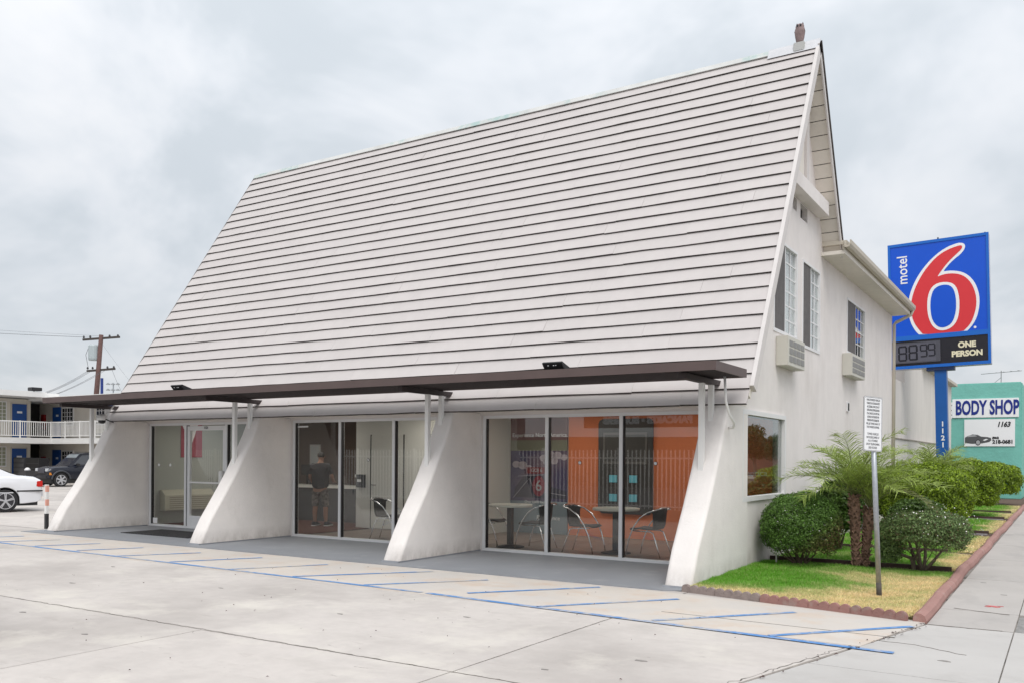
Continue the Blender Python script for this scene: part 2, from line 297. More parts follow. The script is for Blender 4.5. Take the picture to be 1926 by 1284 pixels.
# driveway flare joint runs from (2.85,-3.2) to (1.6,-8)
slab([(.05, -7.45), (1.77, -7.45), (2.83, -3.24), (2.83, -2.9), (.09, -2.55)], CONC, lot)
slab([(-15.5, -7.45), (.035, -7.45), (.075, -2.55), (-15.5, -2.55)], CONC, lot)
slab([(-2.89, -13), (.0, -13), (.03, -7.47), (-2.89, -7.47)], CONC, lot)
slab([(.012, -13), (.38, -13), (1.76, -7.47), (.045, -7.47)], CONC, lot)
slab(rect(-7.6, -2.9, -13, -7.46), CONC, lot); slab(rect(-14, -7.6, -13, -7.46), CONC, lot)
slab(rect(-15.5, -14.6, -2.55, 2), CONC, lot)
for i, xa in enumerate((-20.2, -24.9, -29.6, -34.3, -39, -43.7, -48.4)):
    xb = -15.5 if i == 0 else xa+4.7
    for ya in (-13, -7.46, -2.0, 3.5, 9.0, 14.5): slab(rect(xa, xb, ya, ya+5.5), CONC, lot)
slab(rect(-15.5, -14.6, 2, 15), CONC, lot)
# tan stained strip with the hatched lines
slab([(-15.0, -4.25), (2.5, -4.7), (2.78, -3.3), (2.78, -3.02), (.0, -2.72), (-15.0, -2.66)], CONC_T, lot, 'stained_concrete', top=.004, bot=-.004)
porch = MB().prism([(-15.0, -2.62), (-.22, -2.62), (-.02, -2.5), (-.02, 0.02), (-15.0, 0.02)], 'z', -.02, .009).build('porch_floor', PORCH, kind='structure')
mk = bpy.data.objects.new('parking_markings', None); COL.objects.link(mk); mk['kind'] = 'structure'
def stripe(p, q, w=.078, z=.0085):
    p = Vector((*p, 0)); q = Vector((*q, 0)); d = (q-p).normalized(); s = Vector((-d.y, d.x, 0))*w/2; n = max(2, int((q-p).length/.25)); V = []; F = []
    for i in range(n+1):
        c = p.lerp(q, i/n); j = random.uniform(-.006, .006); V += [c-s*(1+j*8)+Vector((0, 0, z)), c+s*(1-j*8)+Vector((0, 0, z))]
    F = [(2*i, 2*i+2, 2*i+3, 2*i+1) for i in range(n)]
    return MB().add(V, F).build('blue_line', BLUEP, mk)
stripe((-22, -4.05), (-12.5, -4.2)); stripe((-12.5, -4.2), (-2.6, -4.47)); stripe((-2.52, -4.48), (2.80, -4.83), .085)
for a, b in (((-10.4, -4.15), (-9.9, -3.2)), ((-11.7, -4.15), (-11.2, -3.2)), ((-13.0, -4.1), (-12.5, -3.2)), ((-14.3, -4.1), (-13.8, -3.2)), ((-9.08, -4.26), (-8.4, -3.15)), ((-7.71, -4.27), (-7.0, -3.05)), ((-6.26, -4.35), (-5.5, -3.1)), ((-4.94, -4.36), (-3.69, -2.82)),
             ((-3.6, -4.4), (-2.55, -3.1)), ((-2.11, -4.2), (-1.01, -2.82)), ((-.92, -4.56), (.19, -3.15)), ((.48, -4.6), (1.57, -3.27)), ((1.7, -4.7), (2.76, -3.43))): stripe(a, b, .075)
# thin score line in the apron strip and a sidewalk made of slabs
MB().bar((.35, -4.05, .0045), (2.7, -4.12, .0045), .012, .004).build('score_line', JOINT, mk)
swk = MB().box(1.0, 12, -14, 60, -.06, -.014).build('sidewalk', JOINT, kind='structure')
ys = [-5.6, -3.17, -2.05, .97, 3.9, 6.9, 9.9, 12.9, 15.9, 18.9, 22, 25, 28, 31, 34, 37]
for a, b in zip(ys[:-1], ys[1:]):
    if a < -5: slab([(2.28, -5.6), (3.618, -5.6), (3.618, -3.185), (2.86, -3.215)], APRON, swk, 'sidewalk_slab')
    else: slab(rect(2.855, 3.622, a+.01, b), SIDEW, swk, 'sidewalk_slab')
    if a == -3.17: slab(rect(3.626, 4.6, -3.16, -2.1), ROUGHC, swk, 'rough_patch', top=-.012)
    else: slab(rect(3.626, 5.0, a+.01, b), SIDEW if a > -5 else APRON, swk, 'sidewalk_slab')
slab([(1.79, -7.45), (3.574, -7.45), (3.584, -5.61), (2.27, -5.61)], APRON, swk, 'sidewalk_slab')
slab([(.4, -13), (3.5, -13), (3.55, -7.47), (1.78, -7.47)], APRON, swk, 'sidewalk_slab'); slab([(3.557, -13), (6, -13), (6, -5.61), (3.594, -5.61)], APRON, swk, 'sidewalk_slab')
MB().box(5.0, 5.15, -5.6, 60, -.2, .0).build('kerb', SIDEW, swk)
road = MB().box(5.15, 20, -60, 200, -.1, -.057).build('road', mat('asphalt', (.06, .06, .062), .9, var=(3, .15), bump=(60, .5)), kind='structure')
fx = MB()
for x, y, s in ((3.33, -1.55, .05), (3.38, -1.6, .04), (3.30, -1.62, .03), (3.42, -1.52, .03)): fx.prism([(x+s*math.cos(t)*(1+.4*math.sin(3*t)), y+s*.6*math.sin(t)) for t in np.linspace(0, 2*math.pi, 10)[:-1]], 'z', .001, .005)
fx.build('red_paint_spot', mat('faded_red_paint', (.55, .13, .13), .8, var=(20, .3)), mk)
CRK = mat('crack', (.13, .115, .10), .95)
def crack(pts, w=.008, z=.001, wob=.02, m=CRK):
    V = []; k = 0
    for a, b in zip(pts[:-1], pts[1:]):
        a = Vector((*a, z)); b = Vector((*b, z)); d_ = (b-a).normalized(); s_ = Vector((-d_.y, d_.x, 0)); n = max(3, int((b-a).length/.07))
        for i in range(n):
            c = a.lerp(b, i/n)+s_*random.gauss(0, wob*.4); ww = w*random.uniform(.15, 1.2); V += [c-s_*ww/2, c+s_*ww/2+Vector((0, 0, .003))]
    n = len(V)//2; return MB().add(V, [(2*i, 2*i+2, 2*i+3, 2*i+1) for i in range(n-1)]).build('crack', m, mk)
crack([(2.98, -1.95), (3.6, -2.12)], .022); crack([(2.87, -3.2), (3.6, -3.18)], .02); crack([(2.3, -4.3), (2.9, -4.35), (3.4, -4.6)], .007)
crack([(-15, -7.44), (-9, -7.47), (-3, -7.44), (.0, -7.47)], .006, wob=.02); crack([(.04, -7.47), (1.7, -7.46)], .006); 
crack([(2.8, -3.3), (1.75, -7.3)], .013, wob=.03); crack([(.07, -2.6), (.05, -7.3)], .005, wob=.008)
OIL = mat('oil_spot', (.24, .22, .205), .6, var=(9, .3))
for x, y, s_ in ((-6.8, -6.4, .05), (-4.9, -5.6, .035), (-5.2, -7.9, .04), (-2.4, -6.1, .035), (-1.2, -5.5, .04), (1.1, -6.3, .05), (-3.6, -8.2, .035), (-9.5, -6.5, .06), (1.6, -4.3, .03), (-7.9, -5.1, .04), (.6, -7.0, .03), (3.2, -4.9, .045), (3.4, -.5, .03), (3.1, .6, .03)):
    MB().prism([(x+s_*math.cos(t)*(1+.35*math.sin(3*t+x)), y+s_*.55*math.sin(t)*(1+.3*math.cos(2*t+y))) for t in np.linspace(0, 2*math.pi, 12)[:-1]], 'z', .0005, .0035).build('oil_spot', OIL, mk)
# fallen leaves and specks: uncountable
lf = MB()
for i in range(130):
    if i < 60: t = random.random(); x = 2.83-t*1.15+random.uniform(-.02, .10); y = -3.25-t*4.4+random.uniform(-.03, .03); s = random.uniform(.008, .026)
    else: x = random.uniform(-9, 2); y = random.uniform(-9, -2.9); s = random.uniform(.005, .014)
    a = random.uniform(0, 6.3); ca, sa = math.cos(a)*s, math.sin(a)*s
    lf.add([(x-ca, y-sa, .011), (x+sa*.4, y-ca*.4, .02), (x+ca, y+sa, .012), (x-sa*.4, y+ca*.4, .014)], [(0, 1, 2), (0, 2, 3)])
lf.build('fallen_leaves', mat('dead_leaf', (.085, .05, .045), .9, island=.5), label='small dead leaves and specks scattered along the driveway joint', kind='stuff')

# ================================================================== PLANTING STRIP
beds = MB(); beds.box(0, 2.72, -2.42, 31, -.05, .035); beds.add([(0, -2.46, .03), (2.71, -3.05, .03), (2.72, -2.5, .034), (0, -2.4, .034)], [(0, 1, 2, 3)]); beds = beds.build('planting_bed', SOIL, kind='structure')
def dryness(x, y):
    d = 1/(1+np.exp(-(x-1.35+.35*np.sin(y*2.3+1))*4)); front = 1/(1+np.exp((y+2.0+.22*x+.12*np.sin(x*6))*9))
    d = np.maximum(d*.8, front*.75); pole = np.exp(-((x-2.1)**2+(y+1.8)**2)/.25); d = np.maximum(d, pole)
    backg = 1/(1+np.exp(-(y-.35)*8)); d *= (1-.7*backg)
    return d
def grass(name, x0, x1, y0, y1, n, hmax, label, dryf):
    x = rng.uniform(x0, x1, n); y = rng.uniform(y0, y1, n); 
    if y0 < -2.5: y = np.maximum(y, -2.46-.2206*x)+rng.uniform(0, .03, n)
    cl_ = .5+.5*np.sin(x*5.1+np.sin(y*4.3)*1.7)*np.sin(y*6.2+np.sin(x*3.7)*2); d = np.clip(dryf(x, y)+(cl_-.5)*.28, 0, 1); h = hmax*(.7+.6*cl_)*(1-.55*d)*rng.uniform(.5, 1.1, n); a = rng.uniform(0, 6.28, n); l = rng.normal(0, .45, (n, 2))*h[:, None]*(1+d[:, None]*1.4)
    w_ = .0042 if y0 < 2 else .009
    z = .036; V = np.zeros((n, 3, 3)); V[:, 0] = np.stack([x-np.cos(a)*w_, y-np.sin(a)*w_, np.full(n, z)], 1); V[:, 1] = np.stack([x+np.cos(a)*w_, y+np.sin(a)*w_, np.full(n, z)], 1); V[:, 2] = np.stack([x+l[:, 0], y+l[:, 1], z+h], 1)
    dd = np.where(d > .5, d*1.15, d*.7)+rng.normal(0, .2, n)
    quads(name, V.reshape(-1, 3), n, 3, LGRASS, None, dd, label=label, kind='stuff')
MB().prism([(.01, -2.44), (2.7, -3.03), (2.7, .93), (.01, .93)], 'z', -.02, .040).build('lawn_soil', mat('lawn_thatch', (.16, .17, .05), .95, var=(6, .3), bump=(40, .8), stain=(1.2, (.36, .29, .15), .45, .6)), beds)
grass('lawn', .01, 2.70, -3.05, .95, 190000, .06, 'front lawn patch, green by the wall and straw yellow towards the sign post', dryness)
for k, (a, b, n) in enumerate(((1.40, 3.9, 60000), (4.4, 8.3, 40000), (9.5, 14.3, 30000), (15.5, 18.3, 14000), (18.9, 24, 14000))):
    MB().box(.01, 2.66, a, b, -.02, .038).build('lawn_soil', TURF, beds)
    grass('lawn', .02, 2.68, a, b, n, .07, ['second lawn patch behind the palm trunks', 'narrow lawn patch beside the first hedge', 'bright green lawn patch between the two hedges', 'lawn patch beside the second hedge', 'farthest lawn patch near the teal building'][k],
          lambda x, y, k=k: np.clip((x-2.15)*1.6, 0, .75)+.08+.3*((y % 3) > 2.3))
def cuts(f, a, b, n, w=.13, h=.085):   # rolled curb piece, cross-section swept along y
    V = []; F = []; prof = [(-.5, -.02), (-.5, .04), (-.42, .085), (-.2, .105), (.1, .10), (.36, .075), (.5, .02), (.5, -.02)]; k = len(prof)
    for i in range(n+1):
        y = a+(b-a)*i/n; x = f(y); sc_ = 1+.05*math.sin(y*7+x)
        V += [(x+u*w*sc_, y, v*h/.1+random.uniform(-.003, .003)) for u, v in prof]
    for i in range(n): F += [(i*k+j, i*k+j+1, (i+1)*k+j+1, (i+1)*k+j) for j in range(k-1)]
    F += [tuple(range(k)), tuple(n*k+j for j in range(k-1, -1, -1))]
    return V, F
cb = thing('red_curb', 'long rolled curb of faded red paint between lawn strip and sidewalk', 'curb', (2.78, -3.1, 0))
ya = 0
cf = lambda y: .012*math.sin(y*.9)+.01*math.sin(y*2.3)-.02*(1-math.exp(-max(0, y)))
while ya < 34:
    L_ = 2.35 if ya > 0 else 3.0; V, F = cuts(cf, ya, ya+L_-.012, 10); MB().add(V, F).build('curb_piece', REDC, cb, smooth=False); ya += L_
ed = thing('scalloped_edging', 'low scalloped brick edging along the front of the lawn, red at the right end', 'edging', (0.0, -2.50, 0), rz=-math.atan2(.60, 2.72))
nsc = 23; Lt = 2.74; sw = Lt/nsc; groups = [(0, 4), (4, 9), (9, 14), (14, 18), (18, 23)]
for gi, (i0, i1) in enumerate(groups):
    poly = [(i0*sw+.003, -.02)]
    top = []
    for i in range(i0, i1):
        for t in np.linspace(0, math.pi, 7)[(0 if i == i0 else 1):]: top.append((i*sw+sw/2-math.cos(t)*sw/2*.985+0, .045+math.sin(t)*.055))
    poly += top+[(i1*sw-.003, -.02)]
    b = MB(); b.prism(poly, 'y', -.055, 0); b.build('edging_brick', SCAL2 if gi < 2 else SCAL, ed, bevel=.006)
for x0, x1, y, lab in ((.0, 2.64, 1.30, 'dark brown timber strip along the back of the front bed'), (.0, 2.3, 4.1, 'brown timber strip behind the second lawn patch'), (.0, 2.6, 9.2, 'brown timber strip ending at the curb beside the first hedge'), (.0, 2.6, 15.1, 'brown timber strip ending at the curb beside the second hedge'), (0, 2.6, 18.6, 'farthest brown timber strip across the lawn')):
    MB().box(x0, x1, y-.02, y+.02, -.02, .11).build('timber_edging', TIMB, label=lab, cat='edging', group='timber strips across the lawn bed')
    if y > 4: MB().box(x0+.05, x1-.02, y-.35, y-.022, .0, .05).build('grey_strip', STRIPG, beds)
MB().tube([(.25, .75, .03), (.25, .75, .22)], .012, 8).build('marker_stake', WHITE, label='short white stake in front of the round bush', cat='stake')

# ================================================================== OFFICE
office = thing('motel_office', 'white A frame motel office with tall board roof, sloping buttresses and glass front', 'building')
S, T = 4.7456, .3483; XF = [-3*S, -2*S, -S, 0.0]
RY, RZ, EY, EZ = 2.96, 8.99, -.93, 2.43; SL = (RY-EY)/(RZ-EZ); XO = .35
yf = lambda z: RY-(RZ-z)*SL
yb = lambda z: RY+(RZ-z)*SL
# gable wall (right) with openings, in (y,z)
def gable(x0, th, holes, xlabel=None):
    o_ = [(-2.30, 0), (-2.06, .46), (-1.66, 1.04), (-1.29, 1.65), (-1.05, 2.09), (-.90, 2.42), (yf(3)+.05, 3.0), (RY, RZ-.12), (yb(5.75)-.05, 5.75), (12.85, 5.68), (12.85, 0)]
    me = plate([o_]+holes, th, STUC, 'gable_wall'); return place(me, 'gable_wall', office, (x0, 0, 0), FACE_PX)
def rc(y0, y1, z0, z1): return [(y0, z0), (y1, z0), (y1, z1), (y0, z1)]
WIN = [(-.25, 2.09, 1.03, 2.40, 0), (1.37, 2.84, 3.75, 5.30, 1), (3.20, 4.53, 3.69, 5.27, 2), (7.0, 9.0, 3.98, 5.18, 3)]
SLOT = [(2.55, 2.80, 6.02, 6.24), (3.05, 3.55, 5.98, 6.24)]
gable(-.075, .15, [rc(*w_[:4]) for w_ in WIN]+[rc(*s_) for s_ in SLOT])
me = plate([[(yf(2.6)+.1, 2.6), (RY, RZ-.15), (yb(5.75)-.1, 5.75), (12.85, 5.68), (12.85, 2.6)]], .12, STUC, 'left_gable_wall'); place(me, 'left_gable_wall', office, (-13.98, 0, 0), FACE_PX)
MB().box(-14.58, -14.45, .0, 12.8, 0, 2.598).build('left_wall', STUC, office); MB().box(-14.6, -13.92, -.05, 12.8, 2.6, 2.66).build('left_ledge', TRIMM, office)
for s_ in SLOT: MB().box(-.149, -.10, *s_).build('vent_slot', DARKGAP, office)
MB().box(-14.45, -.16, 12.70, 12.85, 0, 5.6).build('back_wall', STUC, office)
MB().box(-13.95, -.001, 4.9, 12.86, 5.70, 5.80).build('flat_roof', BEIGE, office)
# buttresses
fp = [(-2.32, 0), (-2.08, .46), (-1.68, 1.04), (-1.31, 1.65), (-1.07, 2.09), (-.90, 2.44), (-.02, 2.47), (-.02, 0)]
for i, x in enumerate(XF):
    x1 = x if i < 3 else -.002
    xa, xb = x-T, x1+(.0 if i < 3 else .03); V = []; F = []
    fq = [(-2.32, 0), (-2.21, .22), (-2.08, .46), (-1.89, .74), (-1.68, 1.04), (-1.49, 1.34), (-1.31, 1.65), (-1.18, 1.87), (-1.07, 2.09), (-.985, 2.27), (-.90, 2.44)]; rr0 = .055
    cs = [(xa, None)]+[(xa+rr0*(1-math.cos(t)), rr0*(1-math.sin(t))) for t in np.linspace(0, math.pi/2, 5)]+[(xb-rr0*(1-math.cos(t)), rr0*(1-math.sin(t))) for t in np.linspace(math.pi/2, 0, 5)]+[(xb, None)]
    for (yy, zz) in fq:
        wob = .004*math.sin(zz*9+i*2)
        for (xx, dy) in cs: V.append((xx, -.02 if dy is None else yy+dy+wob, zz))
    kk = len(cs)
    for a in range(len(fq)-1): F += [(a*kk+j, a*kk+j+1, (a+1)*kk+j+1, (a+1)*kk+j) for j in range(kk-1)]+[(a*kk+kk-1, a*kk, (a+1)*kk, (a+1)*kk+kk-1)]
    F += [tuple(range(kk)), tuple((len(fq)-1)*kk+j for j in range(kk-1, -1, -1))]
    o = MB().add(V, F).build('buttress', FINM, office, smooth=True); o.data.set_sharp_from_angle(angle=R(40))
    # grey paint splash skirt round the toe
    MB().prism([(-2.345, .008), (-2.335, .03), (-.02, .03), (-.02, .008)], 'x', x-T-.004, x1+(.006 if i < 3 else -.05)).build('painted_skirt', PORCH, o)
# header and soffit above the windows
MB().box(-14.45, -.16, -.06, .10, 2.40, 2.75).build('header', TRIMM, office)
MB().prism([(-.885, 2.435), (-.06, 2.45), (-.06, 2.52), (-.83, 2.53)], 'x', -14.6, .02).build('eave_soffit', SOFF, office)
MB().box(-14.3, -.1, -.10, -.058, 2.405, 2.455).build('head_trim', TRIMM, office)
# storefronts
def pane(x0, x1, z0, z1, y, parent, m=GLASS): return MB().box(x0, x1, y-.004, y+.004, z0, z1).build('glass_pane', m, parent)
for i in range(3):
    xa = XF[i]+.0; xb = XF[i+1]-T; fm = [0, 1.352, 2.733, 4.10]
    sf = MB()
    sf.box(xa+.02, xb-.0, -.05, .05, 2.35, 2.402)
    sf = sf.build('storefront_frame', ALU, office); MB().box(xa+.02, xb, -.05, .05, .012, .06).build('window_sill', ALU, sf)
    MB().box(xa+.0, xa+.03, -.07, .05, .01, 2.40).build('jamb_trim', TRIMM, sf)
    door = (i == 0)
    for k, m_ in enumerate(fm):
        w_ = .03; x = xa+.055+m_ if k == 0 else xa+m_-.063+.045
        MB().box(x-w_, x+w_, -.055, .055, .06, 2.35).build('mullion', ALU, sf)
        MB().box(x+w_, x+w_+.012, -.035, .035, .062, 2.348).build('gasket', GASK, sf)
    xs = [xa+.085]+[xa+m_-.063+.045 for m_ in fm[1:]]
    for k in range(3):
        a, b = xs[k]+(.03 if k else .012), xs[k+1]-.03
        if door and k == 1:
            d = MB(); d.box(a+.01, a+.10, -.03, .03, .06, 2.33); d.box(b-.10, b-.01, -.03, .03, .06, 2.33); d.box(a+.10, b-.10, -.03, .03, .06, .30); d.box(a+.10, b-.10, -.03, .03, 2.23, 2.33)
            d = d.build('door', ALU, office); pane(a+.10, b-.10, .30, 2.23, 0, d)
            MB().box(a+.12, b-.10, -.05, -.035, 1.04, 1.075).build('push_bar', ALU, d); MB().box(b-.16, b-.045, -.10, -.032, .93, 1.33).build('door_handle', WHITE, d, bevel=.01)
            place(text_mesh('1121', BLK, .075, .002), 'lettering', d, (a+(b-a)*.5, -.034, 2.285), FACE_MY)
        else: pane(a, b, .06, 2.35, .0, sf)
    MB().box(xa+4.14, xb, -.04, .04, .05, 2.36).build('side_panel', ALU, sf)
# stickers on the glass
for x, z in ((XF[2]+1.95, 1.585), (XF[2]+3.30, 1.585), (XF[1]+2.05, 1.60), (XF[0]+.33, 1.44), (XF[0]+.75, 1.44)):
    b = MB(); b.lathe([(.032, -.012), (.032, -.008)], 14, (x, 0, z), 'y'); o = b.build('round_sticker', BLK if x > XF[1] else WHT, office)
    if x > XF[1]: MB().lathe([(.024, -.016), (.024, -.013)], 12, (x, 0, z), 'y').build('sticker_ring', WHT, o); MB().bar((x-.012, -.018, z-.012), (x+.012, -.018, z+.012), .008, .003).build('sticker_mark', BLK, o)
MB().box(XF[0]+.12, XF[0]+.28, -.012, -.006, .075, .20).build('notice_label', WHT, office); MB().box(XF[1]+.13, XF[1]+.42, -.012, -.006, 2.255, 2.285).build('notice_label', WHT, office)

# roof : deck + lapped boards
NB = 29; slen = math.hypot(RZ-EZ, RY-EY); ch = slen/NB; ds = Vector((0, SL, 1)).normalized(); nn = Vector((0, -1, SL)).normalized()
def xr(z): return XO-.0*(RZ-z)
def xl(z): t = (z-EZ)/(RZ-EZ); return -14.66+.55*t
roof = MB(); P0 = Vector((0, EY, EZ))+ds*.16-nn*.027; P1 = Vector((0, RY, RZ))-nn*.027; t_ = -nn*.09
roof.add([(xl(EZ), *P0.yz), (XO-.06, *P0.yz), (XO-.06, *P1.yz), (xl(RZ), *P1.yz), (xl(EZ), *(P0+t_).yz), (XO-.06, *(P0+t_).yz), (XO-.06, *(P1+t_).yz), (xl(RZ), *(P1+t_).yz)], [(0, 1, 2, 3), (7, 6, 5, 4), (0, 4, 5, 1), (1, 5, 6, 2), (2, 6, 7, 3), (3, 7, 4, 0)])
roof = roof.build('front_roof', [SOFF], office)
for r_ in range(NB):
    s0 = r_*ch; s1 = min(s0+ch+.02, slen); z0 = EZ+ds.z*s0; xa, xb = xl(z0+.1), XO-.06-.0
    segs = [xa]; x = xa+random.uniform(.6, 2.4)
    while x < xb-.5: segs.append(x); x += 2.44
    segs.append(xb)
    for a, b in zip(segs[:-1], segs[1:]):
        n = max(2, int((b-a)/.5)); V = []; F = []; M_ = []
        for i in range(n+1):
            x = a+.0015+(b-a-.003)*i/n; j = random.gauss(0, .0035); th = .026+random.gauss(0, .004)
            B = Vector((0, EY, EZ))+ds*(s0+j); Tp = Vector((0, EY, EZ))+ds*s1
            if i in (0, n) and random.random() < .10: th += .006
            for q in (B-nn*.026, B+nn*th*.5, Tp-nn*.020, Tp-nn*.026): V.append((x, q.y, q.z))
        for i in range(n):
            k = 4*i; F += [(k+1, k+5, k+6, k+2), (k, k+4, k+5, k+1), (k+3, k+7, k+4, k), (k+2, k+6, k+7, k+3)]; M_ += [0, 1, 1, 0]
        F += [(0, 1, 2, 3), (4*n+3, 4*n+2, 4*n+1, 4*n)]; M_ += [0, 0]
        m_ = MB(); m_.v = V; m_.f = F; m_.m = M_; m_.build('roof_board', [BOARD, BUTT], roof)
# rake boards along the right and left edge
for xa, xb, l in ((XO-.06, XO, 1),):
    A = Vector((0, EY+.25*SL, EZ+.25)); Bv = Vector((0, RY, RZ)); V = []
    for P in (A, Bv):
        for n_ in (-.14, .022): q = P+nn*n_; V += [(xa, q.y, q.z), (xb, q.y, q.z)]
    MB().add(V, [(0, 1, 3, 2), (4, 6, 7, 5), (0, 2, 6, 4), (1, 5, 7, 3), (2, 3, 7, 6), (0, 4, 5, 1)]).build('rake_board', TRIMM, roof)
V = []
for z in (EZ, RZ):
    P = Vector((0, yf(z), z))
    for n_ in (-.10, .004): q = P+nn*n_; V += [(xl(z)-.012, q.y, q.z), (xl(z), q.y, q.z)]
MB().add(V, [(0, 1, 3, 2), (4, 6, 7, 5), (0, 2, 6, 4), (1, 5, 7, 3), (2, 3, 7, 6), (0, 4, 5, 1)]).build('rake_board', mat('rake_grey', (.20, .18, .17), .8), roof)
# ridge cap and flashing
nb = Vector((0, 1, SL)).normalized(); db = Vector((0, SL, -1)).normalized()
rcap = MB()
for (xa, xb) in ((-14.1, -9), (-9.01, -4.2), (-4.21, -.55)):
    Rp = Vector((0, RY, RZ)); a = Rp-ds*.07+nn*.02; b = Rp+Vector((0, 0, .05)); c = Rp+db*.07+nb*.02; d = Rp-Vector((0, 0, .05))
    j = random.uniform(0, .012); rcap.add([(x, q.y, q.z+j) for x in (xa, xb) for q in (a, b, c, d)], [(0, 1, 5, 4), (1, 2, 6, 5), (2, 3, 7, 6), (3, 0, 4, 7), (0, 3, 2, 1), (4, 5, 6, 7)])
rcap.build('ridge_cap', mat('weathered_ridge_cap', (.62, .62, .60), .7, var=(2, .15), stain=[(1.2, (.40, .52, .50), .52, .62), (9, (.16, .15, .14), .66, .75)]), roof)
fl = MB(); Rp = Vector((0, RY, RZ)); a = Rp-ds*.15+nn*.02; b = Rp+Vector((0, 0, .075)); c = Rp+db*.12+nb*.03; d = Rp-Vector((0, 0, .05))
fl.add([(x, q.y, q.z) for x in (-.56, XO) for q in (a, b, c, d)], [(0, 1, 5, 4), (1, 2, 6, 5), (2, 3, 7, 6), (3, 0, 4, 7), (0, 3, 2, 1), (4, 5, 6, 7)]); fl.build('ridge_flashing', mat('white_flashing', (.62, .62, .64), .6, var=(6, .1)), roof)
MB().box(-.10, .09, RY-.09, RY+.09, RZ-.1, RZ+.06).build('ridge_vent', mat('pale_grey_metal', (.5, .5, .48), .5), roof, bevel=.01)
# back roof slope with soffit boards seen under its overhang
ZB = 5.62; zb_len = math.hypot(RZ-ZB, yb(ZB)-RY)
def backpt(s, n_): return Vector((0, RY, RZ))+db*s+nb*n_
br = MB(); V = [(x, *backpt(s, n_).yz) for x in (-13.98, XO-.03) for s in (0, zb_len) for n_ in (-.03, .02)]
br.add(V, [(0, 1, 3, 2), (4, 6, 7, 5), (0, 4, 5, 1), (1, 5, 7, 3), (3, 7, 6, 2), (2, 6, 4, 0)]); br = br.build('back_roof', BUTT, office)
nb_ = 15; bl = zb_len/nb_
for k in range(nb_):
    a, b = k*bl+.008+(.25 if k == 0 else 0), (k+1)*bl-.008; th = random.uniform(-.004, .004); V = [(x, *backpt(s, n_).yz) for x in (-.0, XO-.03) for s in (a, b) for n_ in (-.058+th, -.031)]
    MB().add(V, [(0, 1, 3, 2), (4, 6, 7, 5), (0, 4, 5, 1), (1, 5, 7, 3), (3, 7, 6, 2), (2, 6, 4, 0)]).build('soffit_board', SOFF, br)
V = [(x, *backpt(s, n_).yz) for x in (XO-.028, XO+.0) for s in (0, zb_len) for n_ in (-.10, .035)]
MB().add(V, [(0, 1, 3, 2), (4, 6, 7, 5), (0, 4, 5, 1), (1, 5, 7, 3), (3, 7, 6, 2), (2, 6, 4, 0)]).build('barge_board', TRIMM, br)
V = [(x, *backpt(s, n_).yz) for x in (XO+.001, XO+.02) for s in (-.02, zb_len-.05) for n_ in (.0, .05)]
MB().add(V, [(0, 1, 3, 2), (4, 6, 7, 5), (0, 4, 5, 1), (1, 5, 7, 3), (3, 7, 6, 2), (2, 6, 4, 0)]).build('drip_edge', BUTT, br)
# gable trim: tie beam, king post, upper panel
MB().box(.002, .22, yf(6.4)+.14, 4.28, 6.26, 6.52).build('tie_beam', STUC, office, bevel=.006)
MB().box(.002, .07, RY+.25, RY+.42, 6.52, 8.25).build('king_post', TRIMM, office)
MB().add([(.003, yf(6.6)+.2, 6.60), (.003, RY+.2, 6.60), (.003, RY+.2, 8.2), (.03, yf(6.6)+.2, 6.60), (.03, RY+.2, 6.60), (.03, RY+.2, 8.2)], [(0, 2, 1), (3, 4, 5), (0, 1, 4, 3), (1, 2, 5, 4), (2, 0, 3, 5)]).build('gable_panel', SOFF, office)
# rear eave: soffit, fascia, gutter, downspout
MB().box(.002, .44, 4.62, 12.95, 5.60, 5.67).build('rear_soffit', SOFF, office)
MB().box(.40, .44, 4.60, 13.0, 5.672, 5.83).build('rear_fascia', BEIGE, office)
gt = MB(); gp = [(.442, 5.72), (.47, 5.70), (.53, 5.71), (.56, 5.76), (.565, 5.84), (.545, 5.84), (.54, 5.77), (.50, 5.73), (.46, 5.735), (.442, 5.84)]
gt.prism(gp, 'y', 4.55, 13.05); gt.build('gutter', BEIGE, office)
MB().prism([(-.1, 5.80), (.45, 5.80), (.46, 5.87), (-.1, 5.90)], 'y', 4.7, 13.0).build('rear_roof_edge', BEIGE, office)
MB().tube([(.50, 12.95, 5.72), (.46, 12.95, 5.60), (.10, 12.9, 5.42), (.05, 12.88, 5.36), (.05, 12.88, .1)], .045, 8).build('downspout', BEIGE, office, smooth=True)
